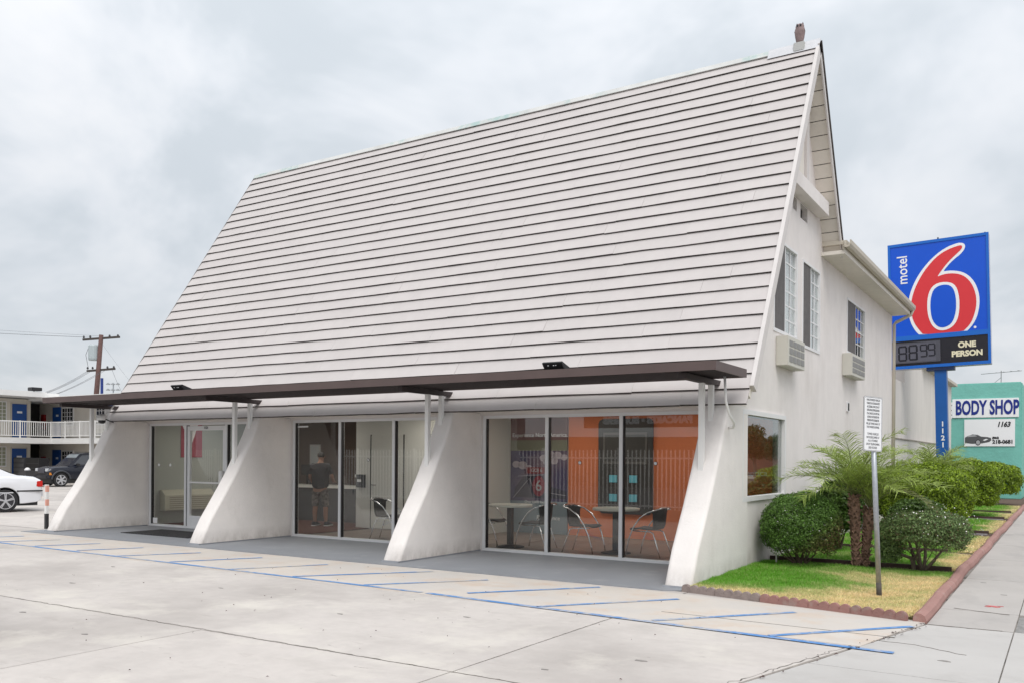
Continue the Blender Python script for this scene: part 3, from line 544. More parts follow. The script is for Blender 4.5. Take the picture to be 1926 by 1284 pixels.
# upper windows
SCRN = mat('insect_screen_mesh', (.13, .12, .118), .8, streak=(16, .2), var=(9, .15))
def slider(y0, y1, z0, z1, cols, rows, left, right, parent=office, x=-.03, gm=None):
    wd = MB(); t = .045; fr = (0, .03)
    for a in ((y0, y1, z1-t, z1), (y0, y1, z0, z0+t*1.2), (y0, y0+t, z0+t*1.2, z1-t), (y1-t, y1, z0+t*1.2, z1-t)): wd.box(x-.08, x+.045, *a)
    ym = (y0+y1)/2; wd.box(x-.05, x+.02, ym-.03, ym+.03, z0+t*1.2, z1-t); wd = wd.build('window', FRAMEW, parent)
    MB().box(x-.005, x+.003, y0+t, y1-t, z0+t*1.2, z1-t).build('glass_pane', gm or GLASS2, wd)
    MB().box(x-.10, x-.095, y0+t, ym, z0+t, z1-t).build('curtain', left, wd); MB().box(x-.10, x-.095, ym, y1-t, z0+t, z1-t).build('curtain', right, wd)
    g_ = MB(); 
    for (a, b, on) in ((y0+t, ym-.03, cols[0]), (ym+.03, y1-t, cols[1])):
        if not on: continue
        for i in range(1, on): yy = a+(b-a)*i/on; g_.box(x+.004, x+.012, yy-.011, yy+.011, z0+t*1.2, z1-t)
        for j in range(1, rows): zz = z0+t+(z1-z0-2*t)*j/rows; g_.box(x+.0045, x+.0135, a, b, zz-.011, zz+.011)
    g_.build('muntin', FRAMEW, wd); MB().box(x+.022, x+.026, y0+t, ym-.03, z0+t*1.2, z1-t).build('insect_screen', SCRN, wd); return wd
slider(*WIN[1][:4], (0, 2), 6, SCREEN, CURT); slider(*WIN[2][:4], (0, 2), 6, SCREEN, CURT); slider(*WIN[3][:4], (2, 3), 4, SCREEN, mat('dim_room', (.10, .10, .11), .8), gm=GLASS3)
# ground floor side window
y0, y1, z0, z1 = WIN[0][:4]; wd = MB(); t = .07
for a in ((y0, y1, z1-t, z1), (y0, y1, z0, z0+t), (y0, y0+.03, z0+t, z1-t), (y1-t, y1, z0+t, z1-t)): wd.box(-.10, .03, *a)
wd = wd.build('side_window', FRAMEW, office); MB().box(-.034, -.026, y0+.03, y1-t, z0+t, z1-t).build('glass_pane', GLASS3, wd)
g_ = MB(); g_.box(-.05, -.04, y1-t-.03, y1-t, z0+t, z1-t); g_.box(-.06, -.045, y0+.03, y1-t, z1-t-.03, z1-t); g_.build('gasket', GASK, wd)
# air conditioners
def acunit(y0, y1, z0, z1):
    a = MB().box(.002, .20, y0, y1, z0, z1).build('air_conditioner', mat('ac_casing', (.60, .58, .52), .6), office, bevel=.008)
    g_ = MB(); ys_ = [y0+.07+(y1-y0-.11)*i/4 for i in range(5)]; zs_ = [z0+.05+(z1-z0-.1)*i/3 for i in range(4)]
    for i in range(4):
        for j in range(3): g_.box(.201, .207, ys_[i]+.02, ys_[i+1]-.02, zs_[j]+.015, zs_[j+1]-.015)
    g_.build('vent_grille', mat('ac_grille', (.27, .265, .26), .7), a)
acunit(1.53, 2.62, 3.20, 3.68); acunit(6.55, 8.0, 3.46, 3.93)
MB().box(.002, .03, 7.0, 7.22, 2.72, 2.92).build('wall_vent', FRAMEW, office); MB().box(.031, .036, 7.05, 7.17, 2.74, 2.90).build('vent_opening', DARKGAP, office)
# canopy
can = MB(); cy0, cy1, cx0, cx1, cz0, cz1 = -2.25, -.99, -14.85, .31, 2.785, 2.90
can.box(cx0, cx1, cy0, cy0+.03, cz0, cz1); can.box(cx1-.03, cx1, cy0+.03, cy1, cz0, cz1); can.box(cx0, cx0+.03, cy0+.03, cy1, cz0, cz1); can.box(cx0+.03, cx1-.03, cy1-.03, cy1, cz0, cz1)
can.box(cx0+.03, cx1-.03, cy0+.03, cy1-.03, cz1-.008, cz1-.002, 1); can = can.build('canopy', [BROWN, CANB], office)
for k in range(9): y = cy0+.13+k*.13; MB().box(cx0+.035, cx1-.035, y-.022, y+.022, cz0+.012, cz1-.012).build('canopy_slat', CANB, can)
for i, x in enumerate(XF):
    xc = x-.20
    MB().box(xc-.05, xc+.05, -2.08, -.55, 2.705, 2.783).build('crossbeam', CANB, can, bevel=.004)
    MB().box(xc-.033, xc+.037, -1.395, -1.325, 1.50, 2.704).build('canopy_post', WHITE, can); MB().box(xc-.033, xc+.037, -1.02, -.95, 2.1, 2.704).build('canopy_post', WHITE, can)
cdt = MB(); cdt.tube([(.12, -1.35, 2.78), (.13, -1.33, 2.45), (.15, -1.25, 2.28), (.16, -1.05, 2.15), (.10, -.93, 2.10), (.03, -.90, 2.10)], .018, 8); cdt.build('conduit', WHITE, office, smooth=True)
# interior shell
flr = MB().box(-14.4, -.16, .06, 4.95, -.02, .008).build('interior_floor', mat('grout', (.14, .12, .11), .8), office)
for i in range(31):
    for j in range(9):
        if i >= 24 and j < 9 and False: pass
        x = -.2-i*.46; y = .10+j*.54
        MB_ = None
        if i % 1 == 0: 
            if i == 0 and j == 0: tile_me = MB().box(0, .45, 0, .53, 0, .006).build('floor_tile', TILE, flr, loc=(x-.45, y, .008)).data
            elif i < 20: place(tile_me, 'floor_tile', flr, (x-.45, y, .008))
MB().box(-14.4, -9.6, .07, 4.9, .009, .016).build('carpet', CARPET, flr)
MB().box(-14.4, -.16, .10, 4.95, 2.62, 2.68).build('ceiling', CEIL, office)
LAMP = bpy.data.materials.new('lit_ceiling_panel'); LAMP.use_nodes = True; _p = LAMP.node_tree.nodes['Principled BSDF']; _p.inputs['Emission Color'].default_value = (1, .93, .84, 1); _p.inputs['Emission Strength'].default_value = 6.0
for lx, ly in ((-2.2, 2.0), (-4.6, 2.0), (-7.6, 1.3), (-11, 2.2), (-13, 1.6)): MB().box(lx-.3, lx+.3, ly-.6, ly+.6, 2.60, 2.618).build('ceiling_lamp', LAMP, office)
MB().box(-14.44, -9.2, 4.9, 4.96, 0, 2.62).build('lobby_wall', INDARK, office); MB().box(-9.2, -.2, 4.96, 5.0, 0, 2.62).build('lobby_wall', INWALL, office)
MB().box(-14.449, -14.40, .06, 4.9, 0, 2.62).build('end_wall', INGREEN, office)
MB().box(-6.62, -.152, 3.60, 3.75, 0, 2.62).build('lobby_wall', INWALL, office)
ow = MB().box(-4.96, -.62, 3.56, 3.598, .02, 2.60).build('orange_panel', ORANGE, office)
place(text_mesh('America.', WHT, .17), 'lettering', ow, (-.97, 3.55, 1.40), FACE_MY)
MB().box(-10.0, -6.62, 2.45, 2.6, 0, 2.62).build('closet_wall', INWALL, office); MB().box(-10.0, -9.85, 2.6, 4.9, 0, 2.62).build('closet_wall', INWALL, office); MB().box(-6.62, -6.5, 2.45, 3.6, 0, 2.62).build('closet_wall', INWALL, office)
dr = MB().box(-9.52, -8.57, 2.43, 2.448, .02, 2.15).build('closet_door', mat('white_door', (.66, .65, .61), .5), office); MB().tube([(-9.45, 2.43, 1.02), (-9.45, 2.37, 1.02), (-9.32, 2.37, 1.02)], .012, 8).build('lever_handle', STEEL, dr)
g_ = MB(); g_.box(-9.54, -9.523, 2.425, 2.449, .02, 2.17); g_.box(-8.567, -8.55, 2.425, 2.449, .02, 2.17); g_.build('door_gap', DARKGAP, dr)
MB().box(-9.93, -9.70, 2.38, 2.449, .95, 1.25).build('keypad_box', DGREY, office); MB().box(-9.90, -9.78, 2.374, 2.379, 1.08, 1.14).build('keypad_label', WHT, office)
# poster on the orange wall's left side : night road scene
ps = thing('travel_poster', 'tall purple poster with clouds and a car reading Experience North America', 'poster', (-6.42, 3.555, 0))
MB().box(0, 1.44, .0, .02, .02, 2.60).build('poster_sheet', mat('poster_purple', (.085, .07, .14), .5, stain=[(.9, (.20, .13, .16), .5, .7), (3, (.03, .03, .06), .6, .8)]), ps)
MB().box(0.001, 1.439, -.004, -.001, 2.05, 2.599).build('poster_sky', mat('poster_mauve', (.22, .13, .13), .5, var=(2, .2)), ps); MB().box(0.001, 1.439, -.004, -.001, 1.82, 2.05).build('poster_haze', mat('poster_grey_green', (.24, .24, .18), .5), ps); MB().box(0.001, 1.439, -.004, -.001, .021, .72).build('poster_base', mat('poster_blue_grey', (.20, .25, .28), .5), ps)
cl = MB()
for x, z, r_ in ((.15, 1.52, .10), (.32, 1.50, .12), (.48, 1.44, .09), (.60, 1.42, .07), (.85, 1.66, .10), (1.0, 1.74, .12), (1.2, 1.72, .11), (1.36, 1.68, .09), (.92, 1.58, .09), (1.12, 1.60, .10)): cl.lathe([(r_, -.007), (r_*.8, -.0045)], 14, (x, 0, z), 'y', sy=.75)
cl.build('poster_cloud', mat('cloud_print', (.42, .36, .40), .6), ps)
cr_ = MB(); cr_.prism([(.10, .80), (.12, 1.0), (.35, 1.25), (.8, 1.3), (1.0, 1.05), (1.42, .95), (1.42, .78)], 'y', -.008, -.005); cr_.build('poster_car', mat('car_print', (.05, .045, .07), .4), ps)
for a, b in (((.08, .78), (.5, 1.22)), ((.5, 1.22), (.62, .95)), ((.62, .95), (1.4, .86)), ((.2, 1.26), (.9, 1.30))): MB().bar((a[0], -.012, a[1]), (b[0], -.012, b[1]), .004, .016).build('poster_line', mat('poster_line', (.30, .28, .32), .6), ps)
MB().box(.42, .92, -.0105, -.008, 1.32, 1.46).build('poster_banner', mat('poster_red', (.25, .05, .06), .5), ps)
el = MB(); el.lathe([(.16, -.020), (.16, -.015)], 20, (.74, 0, 1.05), 'y', sy=1.4); el.build('poster_badge', mat('badge_red', (.26, .03, .05), .5), ps)
PWH = mat('poster_white', (.40, .38, .40), .6)
place(text_mesh('6', PWH, .34, .004), 'lettering', ps, (.74, -.026, 1.05), FACE_MY)
place(text_mesh('Experience North America.', WHT, .125), 'lettering', ps, (.75, -.010, 2.16), FACE_MY); place(text_mesh('Experience', WHT, .13), 'lettering', ps, (.98, -.010, .36), FACE_MY)
place(text_mesh('GO! 6', PWH, .11, .003), 'lettering', ps, (.68, -.014, 1.39), FACE_MY); place(text_mesh('Over 1,000 locations', WHT, .08), 'lettering', ps, (.72, -.010, .70), FACE_MY)
pp = MB().box(-7.55, -7.15, 2.42, 2.445, 1.25, 2.05).build('wall_picture', mat('picture_brown', (.15, .07, .03), .5, var=(12, .5)), label='narrow brown and blue picture on the white wall at left of the bay', cat='picture')
MB().box(-7.549, -7.151, 2.412, 2.419, 1.25, 1.62).build('picture_blue', mat('picture_blue', (.02, .04, .25), .5), pp)
# dark display board on the orange wall
kb = thing('display_board', 'tall dark rounded display board with four cyan leaflets on the orange wall', 'display', (-4.22, 3.50, 0))
rr = smooth_pts([(0, .52), (1.22, .52), (1.22, 2.48), (0, 2.48)], 0); rp = [(.08, .52), (1.14, .52), (1.22, .60), (1.22, 2.38), (1.19, 2.45), (1.12, 2.48), (.10, 2.48), (.03, 2.45), (0, 2.38), (0, .60)]
MB().prism(rp, 'y', .0, .05).build('board_panel', mat('board_dark', (.05, .045, .042), .5), kb); MB().box(.12, 1.10, -.012, -.002, 1.55, 2.2).build('board_window', mat('board_frame', (.13, .12, .11), .4), kb); MB().box(.16, 1.06, -.018, -.0125, 1.60, 2.15).build('board_face', mat('board_face', (.07, .065, .06), .3), kb)
for x in (.27, .72):
    for z in (1.17, .78): MB().box(x, x+.17, -.03, -.002, z, z+.15).build('leaflet', CYAN, kb)
# counter
ct = thing('reception_counter', 'dark reception counter with white top behind the standing guest', 'counter', (-13.4, 3.4, 0))
MB().box(0, 3.35, 0, .6, .0, .86).build('counter_front', DGREY, ct); MB().box(-.02, 3.37, -.06, .62, .862, .93).build('counter_top', COUNTW, ct); MB().box(2.4, 3.36, .10, .6, 1.15, 1.22).build('upper_shelf', COUNTW, ct); MB().box(2.42, 3.34, .14, .6, .931, 1.148).build('shelf_front', DGREY, ct)
pc = thing('card_printer', 'small black office machine on the reception counter', 'printer', (-12.75, 3.6, .931)); MB().box(0, .38, 0, .3, 0, .26).build('printer_body', BLACK, pc, bevel=.03); MB().box(.05, .33, -.03, 0, .06, .1).build('printer_tray', DGREY, pc)
tp = thing('desk_monitor', 'black monitor on a stand at the left end of the reception counter', 'monitor', (-13.15, 3.7, .931)); MB().tube([(.2, .1, 0), (.2, .1, .3)], .025).build('monitor_stand', BLACK, tp); MB().box(0, .42, .06, .10, .25, .52).build('monitor_screen', BLACK, tp, bevel=.01)
bd = MB().box(-13.95, -13.55, 4.87, 4.899, .9, 2.0).build('lobby_window', FRAMEW, office); MB().box(-13.9, -13.6, 4.865, 4.869, .95, 1.95).build('glass_pane', mat('bright_pane', (.75, .78, .8), .4), bd)
MB().box(-11.2, -10.6, 4.87, 4.899, .9, 2.3).build('orange_strip', mat('strip_orange', (.42, .12, .07), .6), office)
hp = thing('heater_unit', 'cream wall heater unit low on the grey green lobby wall by the entrance', 'heater', (-14.395, .36, .34)); MB().prism([(0, 0), (.22, 0), (.22, .36), (.08, .49), (0, .49)], 'y', 0, 1.45).build('heater_body', CREAMP, hp, bevel=.006); g_ = MB()
for k in range(6): g_.box(.221, .226, .12, 1.35, .05+k*.05, .07+k*.05)
g_.build('heater_grille', mat('heater_grille', (.25, .23, .16), .6), hp)
rp_ = thing('red_poster', 'dark red poster with a white and blue flag shape behind the entrance glass', 'poster', (-14.39, .95, 1.62)); MB().box(0, .01, 0, .62, 0, .85).build('poster_sheet', mat('poster_crimson', (.32, .01, .04), .5), rp_); MB().add([(.011, 0, .84), (.011, .5, .84), (.011, .30, .3), (.016, 0, .84), (.016, .5, .84), (.016, .30, .3)], [(0, 1, 2), (5, 4, 3), (0, 3, 4, 1), (1, 4, 5, 2), (2, 5, 3, 0)]).build('poster_flag', WHT, rp_)
# tables and chairs
def table(x, y, lab):
    t_ = thing('cafe_table', lab, 'table', (x, y, .015), group='round cafe tables behind the glass')
    MB().lathe([(.40, .745), (.41, .755), (.41, .78), (.40, .79)], 28).build('tabletop', mat('laminate_top', (.62, .60, .53), .3), t_, smooth=False); MB().box(-.045, .045, -.045, .045, .04, .744).build('pedestal', BLACK, t_); MB().lathe([(.26, 0), (.26, .015), (.06, .05)], 24).build('table_base', BLACK, t_); return t_
table(-2.57, .92, 'round cream cafe table between two black chairs in front of the orange wall'); table(-4.62, .72, 'round cream cafe table in front of the purple poster, at the left of its bay'); table(-6.35, .85, 'round cafe table in the middle bay, half hidden by the buttress')
WICK = mat('black_woven', (.010, .0095, .011), .65, bump=(220, .8, .004))
def make_chair():
    c = thing('bistro_chair', '', 'chair')
    V = []; F = []; nx, ny = 7, 10      # seat + back shell, faces +X
    prof = [(.24, .43), (.20, .455), (.06, .445), (-.10, .44), (-.19, .46), (-.235, .53), (-.26, .63), (-.28, .72), (-.295, .80), (-.295, .815)]
    for j, (x, z) in enumerate(prof):
        wd_ = .23 if j < 5 else .23+.05*(j-4)/5*1.2
        for i in range(nx):
            u = -1+2*i/(nx-1); cur_ = (.0 if j < 4 else .10*(j-3)/5)*u*u; V.append((x+cur_, u*wd_, z+(.015*u*u if j < 4 else (-.05*abs(u)**3 if j > 7 else 0))))
    F = [(j*nx+i, j*nx+i+1, (j+1)*nx+i+1, (j+1)*nx+i) for j in range(ny-1) for i in range(nx-1)]
    o = MB().add(V, F).build('seat_shell', WICK, c, smooth=True); md = o.modifiers.new('thick', 'SOLIDIFY'); md.thickness = .02
    for s in (-1, 1):
        arc = [(-.27, .27*s, .80), (-.12, .30*s, .755), (.02, .31*s, .66), (.14, .31*s, .50), (.22, .30*s, .32), (.27, .29*s, .14), (.295, .285*s, 0)]
        MB().tube(arc, .0125, 8).build('arm_leg', STEEL, c, smooth=True)
        MB().tube([(.20, .20*s, .43), (-.12, .20*s, .425), (-.17, .205*s, .40), (-.26, .22*s, .15), (-.31, .23*s, 0)], .011, 8).build('rear_leg', STEEL, c, smooth=True)
    MB().tube([(-.27, -.27, .80), (-.30, -.15, .825), (-.31, 0, .83), (-.30, .15, .825), (-.27, .27, .80)], .0125, 8).build('back_rail', STEEL, c, smooth=True)
    return c
ch0 = make_chair()
CH = [(-3.13, .78, 4, 'black bistro chair at left of the table in front of the orange wall'), (-1.92, .85, 178, 'black bistro chair at right of the table, nearest the right buttress'), (-4.12, .82, 184, 'black bistro chair in front of the purple poster, right of its table'), (-5.18, .88, 8, 'black bistro chair at the left end of the right bay, mostly behind the table'), (-7.45, .62, 15, 'black bistro chair alone in front of the white closet door')]
for k, (x, y, a, lab) in enumerate(CH):
    c = ch0 if k == 0 else copy_tree(ch0)
    c.location = (x, y, .015); c.rotation_euler = (0, 0, R(a)); c['label'] = lab; c['group'] = 'black bistro chairs behind the glass'
# guest seen from behind
person = thing('person', 'person in dark t-shirt and patterned shorts standing at the reception counter', 'person', (-10.95, 2.25, .016), rz=R(20))
SKIN = mat('skin', (.36, .19, .13), .6)
def skin_body(verts, edges, name, m, parent, sub=1, root=0):
    me = bpy.data.meshes.new(name); me.from_pydata([v[:3] for v in verts], edges, []); o = bpy.data.objects.new(name, me); COL.objects.link(o); o.parent = parent
    o.modifiers.new('s', 'SKIN'); me.materials.append(m)
    for i, v in enumerate(verts): me.skin_vertices[0].data[i].radius = (v[3], v[3] if len(v) < 5 else v[4]); me.skin_vertices[0].data[i].use_root = (i == root)
    o.modifiers.new('u', 'SUBSURF').levels = sub; o.modifiers['u'].render_levels = sub; return o
bv = [(0, 0, .92, .13, .09), (0, 0, 1.12, .14, .10), (0, 0, 1.36, .16, .11), (0, .0, 1.48, .07, .07), (0, .03, 1.55, .055), (0, .05, 1.64, .085, .10), (0, .05, 1.73, .07, .085),
      (-.20, 0, 1.42, .06), (-.27, .0, 1.16, .045), (-.24, .16, .98, .035), (-.20, .26, .98, .03), (-.19, .31, .98, .035, .02),
      (.20, 0, 1.42, .06), (.29, .03, 1.16, .045), (.25, .22, 1.04, .035), (.2, .32, 1.05, .03), (.19, .37, 1.05, .035, .02),
      (-.10, 0, .80, .10), (-.12, .0, .48, .065), (-.12, -.03, .30, .062), (-.12, -.02, .08, .04), (-.13, .10, .04, .035), (.10, 0, .80, .10), (.13, .02, .48, .065), (.14, 0, .30, .062), (.15, 0, .08, .04), (.18, .12, .04, .035)]
be = [(0, 1), (1, 2), (2, 3), (3, 4), (4, 5), (5, 6), (2, 7), (7, 8), (8, 9), (9, 10), (10, 11), (2, 12), (12, 13), (13, 14), (14, 15), (15, 16), (0, 17), (17, 18), (18, 19), (19, 20), (20, 21), (0, 22), (22, 23), (23, 24), (24, 25), (25, 26)]
skin_body(bv, be, 'body', SKIN, person)
fb = MB()
for sx, hx, hy, hz in ((-1, -.19, .31, .975), (1, .19, .37, 1.045)):
    for k in range(4): fb.tube([(hx+(k-1.5)*.018, hy, hz), (hx+(k-1.5)*.02, hy+.05, hz-.005), (hx+(k-1.5)*.02, hy+.075-.006*abs(k-1.5), hz-.03)], [.009, .008, .006], 6)
    fb.tube([(hx-sx*.03, hy-.02, hz), (hx-sx*.05, hy+.03, hz-.01)], [.01, .007], 6)
fb.build('fingers', SKIN, person, smooth=True)
SHIRT = mat('dark_tshirt', (.028, .026, .03), .85, bump=(14, .4, .02)); sv = [(0, 0, .84, .25, .18), (0, 0, 1.05, .235, .165), (0, 0, 1.25, .23, .155), (0, 0, 1.40, .20, .13), (0, .01, 1.49, .075, .07), (-.20, 0, 1.42, .08), (-.275, 0, 1.21, .075), (.20, 0, 1.42, .08), (.29, .015, 1.21, .075)]
skin_body(sv, [(0, 1), (1, 2), (2, 3), (3, 4), (3, 5), (5, 6), (3, 7), (7, 8)], 'tshirt', SHIRT, person)
SHORT = mat('camo_shorts', (.20, .18, .165), .85, stain=[(16, (.08, .07, .065), .5, .55), (11, (.34, .31, .28), .58, .62)]); hv = [(0, 0, .95, .19, .14), (-.10, 0, .78, .115), (-.125, 0, .58, .10), (-.125, 0, .42, .095), (.10, 0, .78, .115), (.135, .01, .58, .10), (.14, .01, .42, .095)]
skin_body(hv, [(0, 1), (1, 2), (2, 3), (0, 4), (4, 5), (5, 6)], 'shorts', SHORT, person)
skin_body([(0, .02, 1.60, .10, .105), (0, .04, 1.70, .098, .10), (0, .05, 1.76, .07)], [(0, 1), (1, 2)], 'hair', mat('dark_hair', (.012, .01, .009), .7, bump=(60, 1)), person)
fe = MB()
for s in (-1, 1): fe.lathe([(.012, -.008), (.014, .008)], 8, (.088*s, .05, 1.64), 'x')
fe.lathe([(.014, .145), (.006, .17)], 8, (0, 0, 1.63), 'y'); fe.build('ears_and_nose', SKIN, person)
for s, y in ((-.13, .04), (.18, .06)):
    sh = MB(); sh.prism([(y-.14, .02), (y-.14, .09), (y-.05, .115), (y+.05, .08), (y+.15, .055), (y+.17, .02)], 'x', s-.048, s+.048); sh.build('shoe', mat('dark_shoe', (.03, .03, .035), .6), person, bevel=.012); MB().box(s-.052, s+.052, y-.145, y+.175, .0, .022).build('shoe_sole', WHT, person, bevel=.005)

# things fixed to or standing at the office
def flood(x, lab):
    f = thing('floodlight', lab, 'floodlight', (x, -2.02, 2.905), group='floodlights on the canopy')
    b = MB(); b.prism([(-.06, .02), (.10, .0), (.14, .05), (-.10, .12), (-.13, .10)], 'x', -.16, .16); b.build('housing', BLACK, f, bevel=.006)
    MB().add([(-.14, -.105, .030+.065), (.14, -.105, .095), (.14, -.065, .03), (-.14, -.065, .03)], [(0, 1, 2, 3)]).build('lens', mat('lens', (.03, .035, .04), .1), f)
    l = MB()
    for k in (-.07, .02, .055): l.box(k-.009, k+.009, -.104, -.092, .06, .074)
    l.build('led', WHT, f); MB().bar((0, .02, 0), (0, .02, .05), .05, .02).build('bracket', BLACK, f)
flood(-2.13, 'black floodlight on the canopy, above the right bay'); flood(-10.45, 'black floodlight on the canopy, near its left end'); 
f3 = thing('security_camera', 'white dome security camera on a bracket beside the leftmost buttress', 'camera', (-14.33, -1.18, 2.53)); MB().lathe([(.05, .10), (.10, .07), (.11, .0), (.10, -.04)], 18, (0, 0, -.05)).build('camera_housing', WHITE, f3, smooth=True); MB().lathe([(.085, -.035), (.07, -.09), (.03, -.115)], 16, (0, 0, -.05)).build('dome', BLACK, f3, smooth=True)
MB().tube([(.0, 0, .0), (.10, .10, .10), (.18, .18, .26)], .015).build('bracket', WHITE, f3); MB().tube([(.08, .02, -.06), (.28, .1, -.14)], .012).build('cable', BLACK, f3)
owl = thing('owl_statue', 'owl decoy standing on the ridge of the A frame roof', 'statue', (-.01, RY, RZ+.06)); owl.scale = (.92, .92, .9); PL = mat('owl_plastic', (.24, .17, .165), .7, var=(18, .35)); MB().lathe([(.062, 0), (.068, .05), (.085, .14), (.094, .22), (.09, .27), (.078, .31), (.078, .34), (.06, .375), (.02, .395)], 16, sx=1.05, sy=.9).build('body', PL, owl, smooth=True)
for s in (-1, 1): MB().lathe([(.018, 0), (.012, .03), (.002, .05)], 7, (s*.055, 0, .365)).build('ear_tuft', mat('owl_dark', (.14, .11, .12), .8), owl); MB().lathe([(.02, -.075), (.02, -.068)], 10, (s*.03, 0, .335), 'y').build('eye', BLACK, owl); MB().add([(s*.096, -.02, .26), (s*.092, .05, .25), (s*.075, .03, .08), (s*.10, -.02, .24)], [(0, 1, 2), (0, 2, 3), (0, 3, 1)]).build('wing', mat('owl_wing', (.17, .12, .12), .8), owl)
mt = thing('door_mat', 'black ribbed rubber mat in front of the office entrance', 'mat', (-12.95, -1.62, .009)); MB().box(0, 2.2, 0, 1.0, 0, .012).build('mat_base', BLACK, mt); g_ = MB()
for k in range(21): g_.box(.05+k*.102, .11+k*.102, .03, .97, .012, .017)
g_.build('mat_ribs', mat('mat_rib', (.035, .035, .038), .7), mt)
bo = thing('bollard', 'thin white and orange banded bollard beside the leftmost buttress', 'bollard', (-15.25, -1.91, 0)); MB().box(-.04, .04, -.03, .03, 0, .34).build('black_base', BLACK, bo); MB().box(-.04, .04, -.03, .03, .341, .99).build('post', WHITE, bo); OR = mat('faded_orange', (.74, .36, .28), .6)
for z in (.52, .83): MB().box(-.01, .042, -.032, .032, z, z+.14).build('orange_band', OR, bo)

# parking sign
sp = thing('parking_sign', 'leaning galvanised post with white parking notice in the front lawn', 'sign', (2.17, -1.78, .03)); SM = Matrix.Rotation(-.068, 4, 'Y'); sp.rotation_euler = (0, -.042, 0)
MB().tube([(0, 0, -.05), (0, 0, 2.38)], .030, 14).build('post', GALV, sp, smooth=True); MB().tube([(0, 0, -.04), (0, 0, .17)], .0315, 14).build('post_sleeve', mat('dirty_base', (.075, .065, .055), .8, var=(12, .3)), sp, smooth=True)
pn = thing('tmp', 'x', 'x'); bpy.data.objects.remove(pn)
def rrect(w_, h_, r_, n=5):
    o = []
    for cx_, cy_, a0 in ((w_/2-r_, h_/2-r_, 0), (-w_/2+r_, h_/2-r_, 90), (-w_/2+r_, -h_/2+r_, 180), (w_/2-r_, -h_/2+r_, 270)):
        for k in range(n+1): a = R(a0+90*k/n); o.append((cx_+r_*math.cos(a), cy_+r_*math.sin(a)))
    return o
PR = (R(90), R(4), R(58)); pc_ = Vector((.0, -.036, 2.06)); pnrm = Matrix.Rotation(R(58), 4, 'Z') @ Vector((0, -1, 0))
pan = place(plate([rrect(.31, .655, .025)], .003, BLK, 'sign_panel'), 'sign_panel', sp, pc_+pnrm*.01, PR)
place(plate([rrect(.303, .648, .022)], .003, WHT, 'sign_face'), 'sign_face', pan, (0, 0, .0018)); place(plate([rrect(.290, .635, .02), rrect(.282, .627, .018)], .002, BLK, 'sign_border'), 'sign_border', pan, (0, 0, .0035))
mat_ink = mat('grey_ink', (.10, .10, .11), .6)
lines = ['UNAUTHORIZED VEHICLES', 'PARKED IN DESIGNATED', 'ACCESSIBLE SPACES NOT', 'DISPLAYING DISTINGUISHING', 'PLACARDS OR SPECIAL', 'LICENSE PLATES ISSUED FOR', 'PERSONS WITH DISABILITIES', 'WILL BE TOWED AWAY AT', "THE OWNER'S EXPENSE.", '', 'TOWED VEHICLES', 'MAY BE RECLAIMED AT', 'A & A TOWING', 'OR BY TELEPHONING', '(562) 422-0225']
for i, l in enumerate(lines):
    if l: place(text_mesh(l, mat_ink, .036, 0, sx=.245/(.0232*max(len(l), 17)) if True else 1, th=.001), 'lettering', pan, (0, .285-i*.0405, .005))

# ================================================================== MOTEL PYLON SIGN
py = thing('motel_sign', 'tall blue motel sign with big red 6 on a blue pole', 'sign', (1.065, 15, 0)); py.rotation_euler = (0, -.025, 0)
MB().box(-.155, .155, .05, .36, 0, 4.36).build('pole', BLUEPOLE, py); MB().box(-.36, .36, .0, .42, 4.28, 4.372).build('pole_collar', mat('navy_collar', (.005, .02, .08), .5), py)
cabn = MB(); cabn.box(-1.34, 1.30, .02, .42, 4.375, 8.05); cabn = cabn.build('cabinet', mat('cabinet_silver', (.55, .56, .62), .4, metal=.3), py, bevel=.01)
fr_ = MB()
for a in ((-1.34, 1.30, 7.97, 8.05), (-1.34, 1.30, 4.375, 4.46), (-1.34, -1.27, 4.46, 7.97), (1.23, 1.30, 4.46, 7.97), (-1.27, 1.23, 5.19, 5.33)): fr_.box(a[0], a[1], -.02, .018, a[2], a[3])
fr_.build('cabinet_frame', BLUEB, py); MB().box(-1.27, 1.23, .0, .018, 5.33, 7.97).build('blue_face', BLUES, py); MB().box(-1.27, 1.23, .0, .018, 4.46, 5.19).build('black_face', mat('black_face', (.012, .011, .018), .4), py)
SIX_red = [(0.622, 7.769), (0.638, 7.717), (0.597, 7.647), (0.461, 7.526), (0.325, 7.405), (0.21, 7.28), (0.094, 7.13), (-0.035, 6.954), (0.091, 6.997), (0.227, 7.015), (0.384, 7.006), (0.54, 6.964), (0.671, 6.886), (0.79, 6.757), (0.885, 6.575), (0.947, 6.359), (0.965, 6.16), (0.952, 5.964), (0.903, 5.771), (0.833, 5.579), (0.732, 5.438), (0.597, 5.311), (-0.41, 5.314), (-0.523, 5.466), (-0.647, 5.666), (-0.713, 5.876), (-0.737, 6.082), (-0.729, 6.286), (-0.682, 6.511), (-0.603, 6.733), (-0.495, 6.951), (-0.363, 7.166), (-0.222, 7.341), (-0.058, 7.512), (0.126, 7.641), (0.308, 7.72), (0.466, 7.763), (0.577, 7.779)]
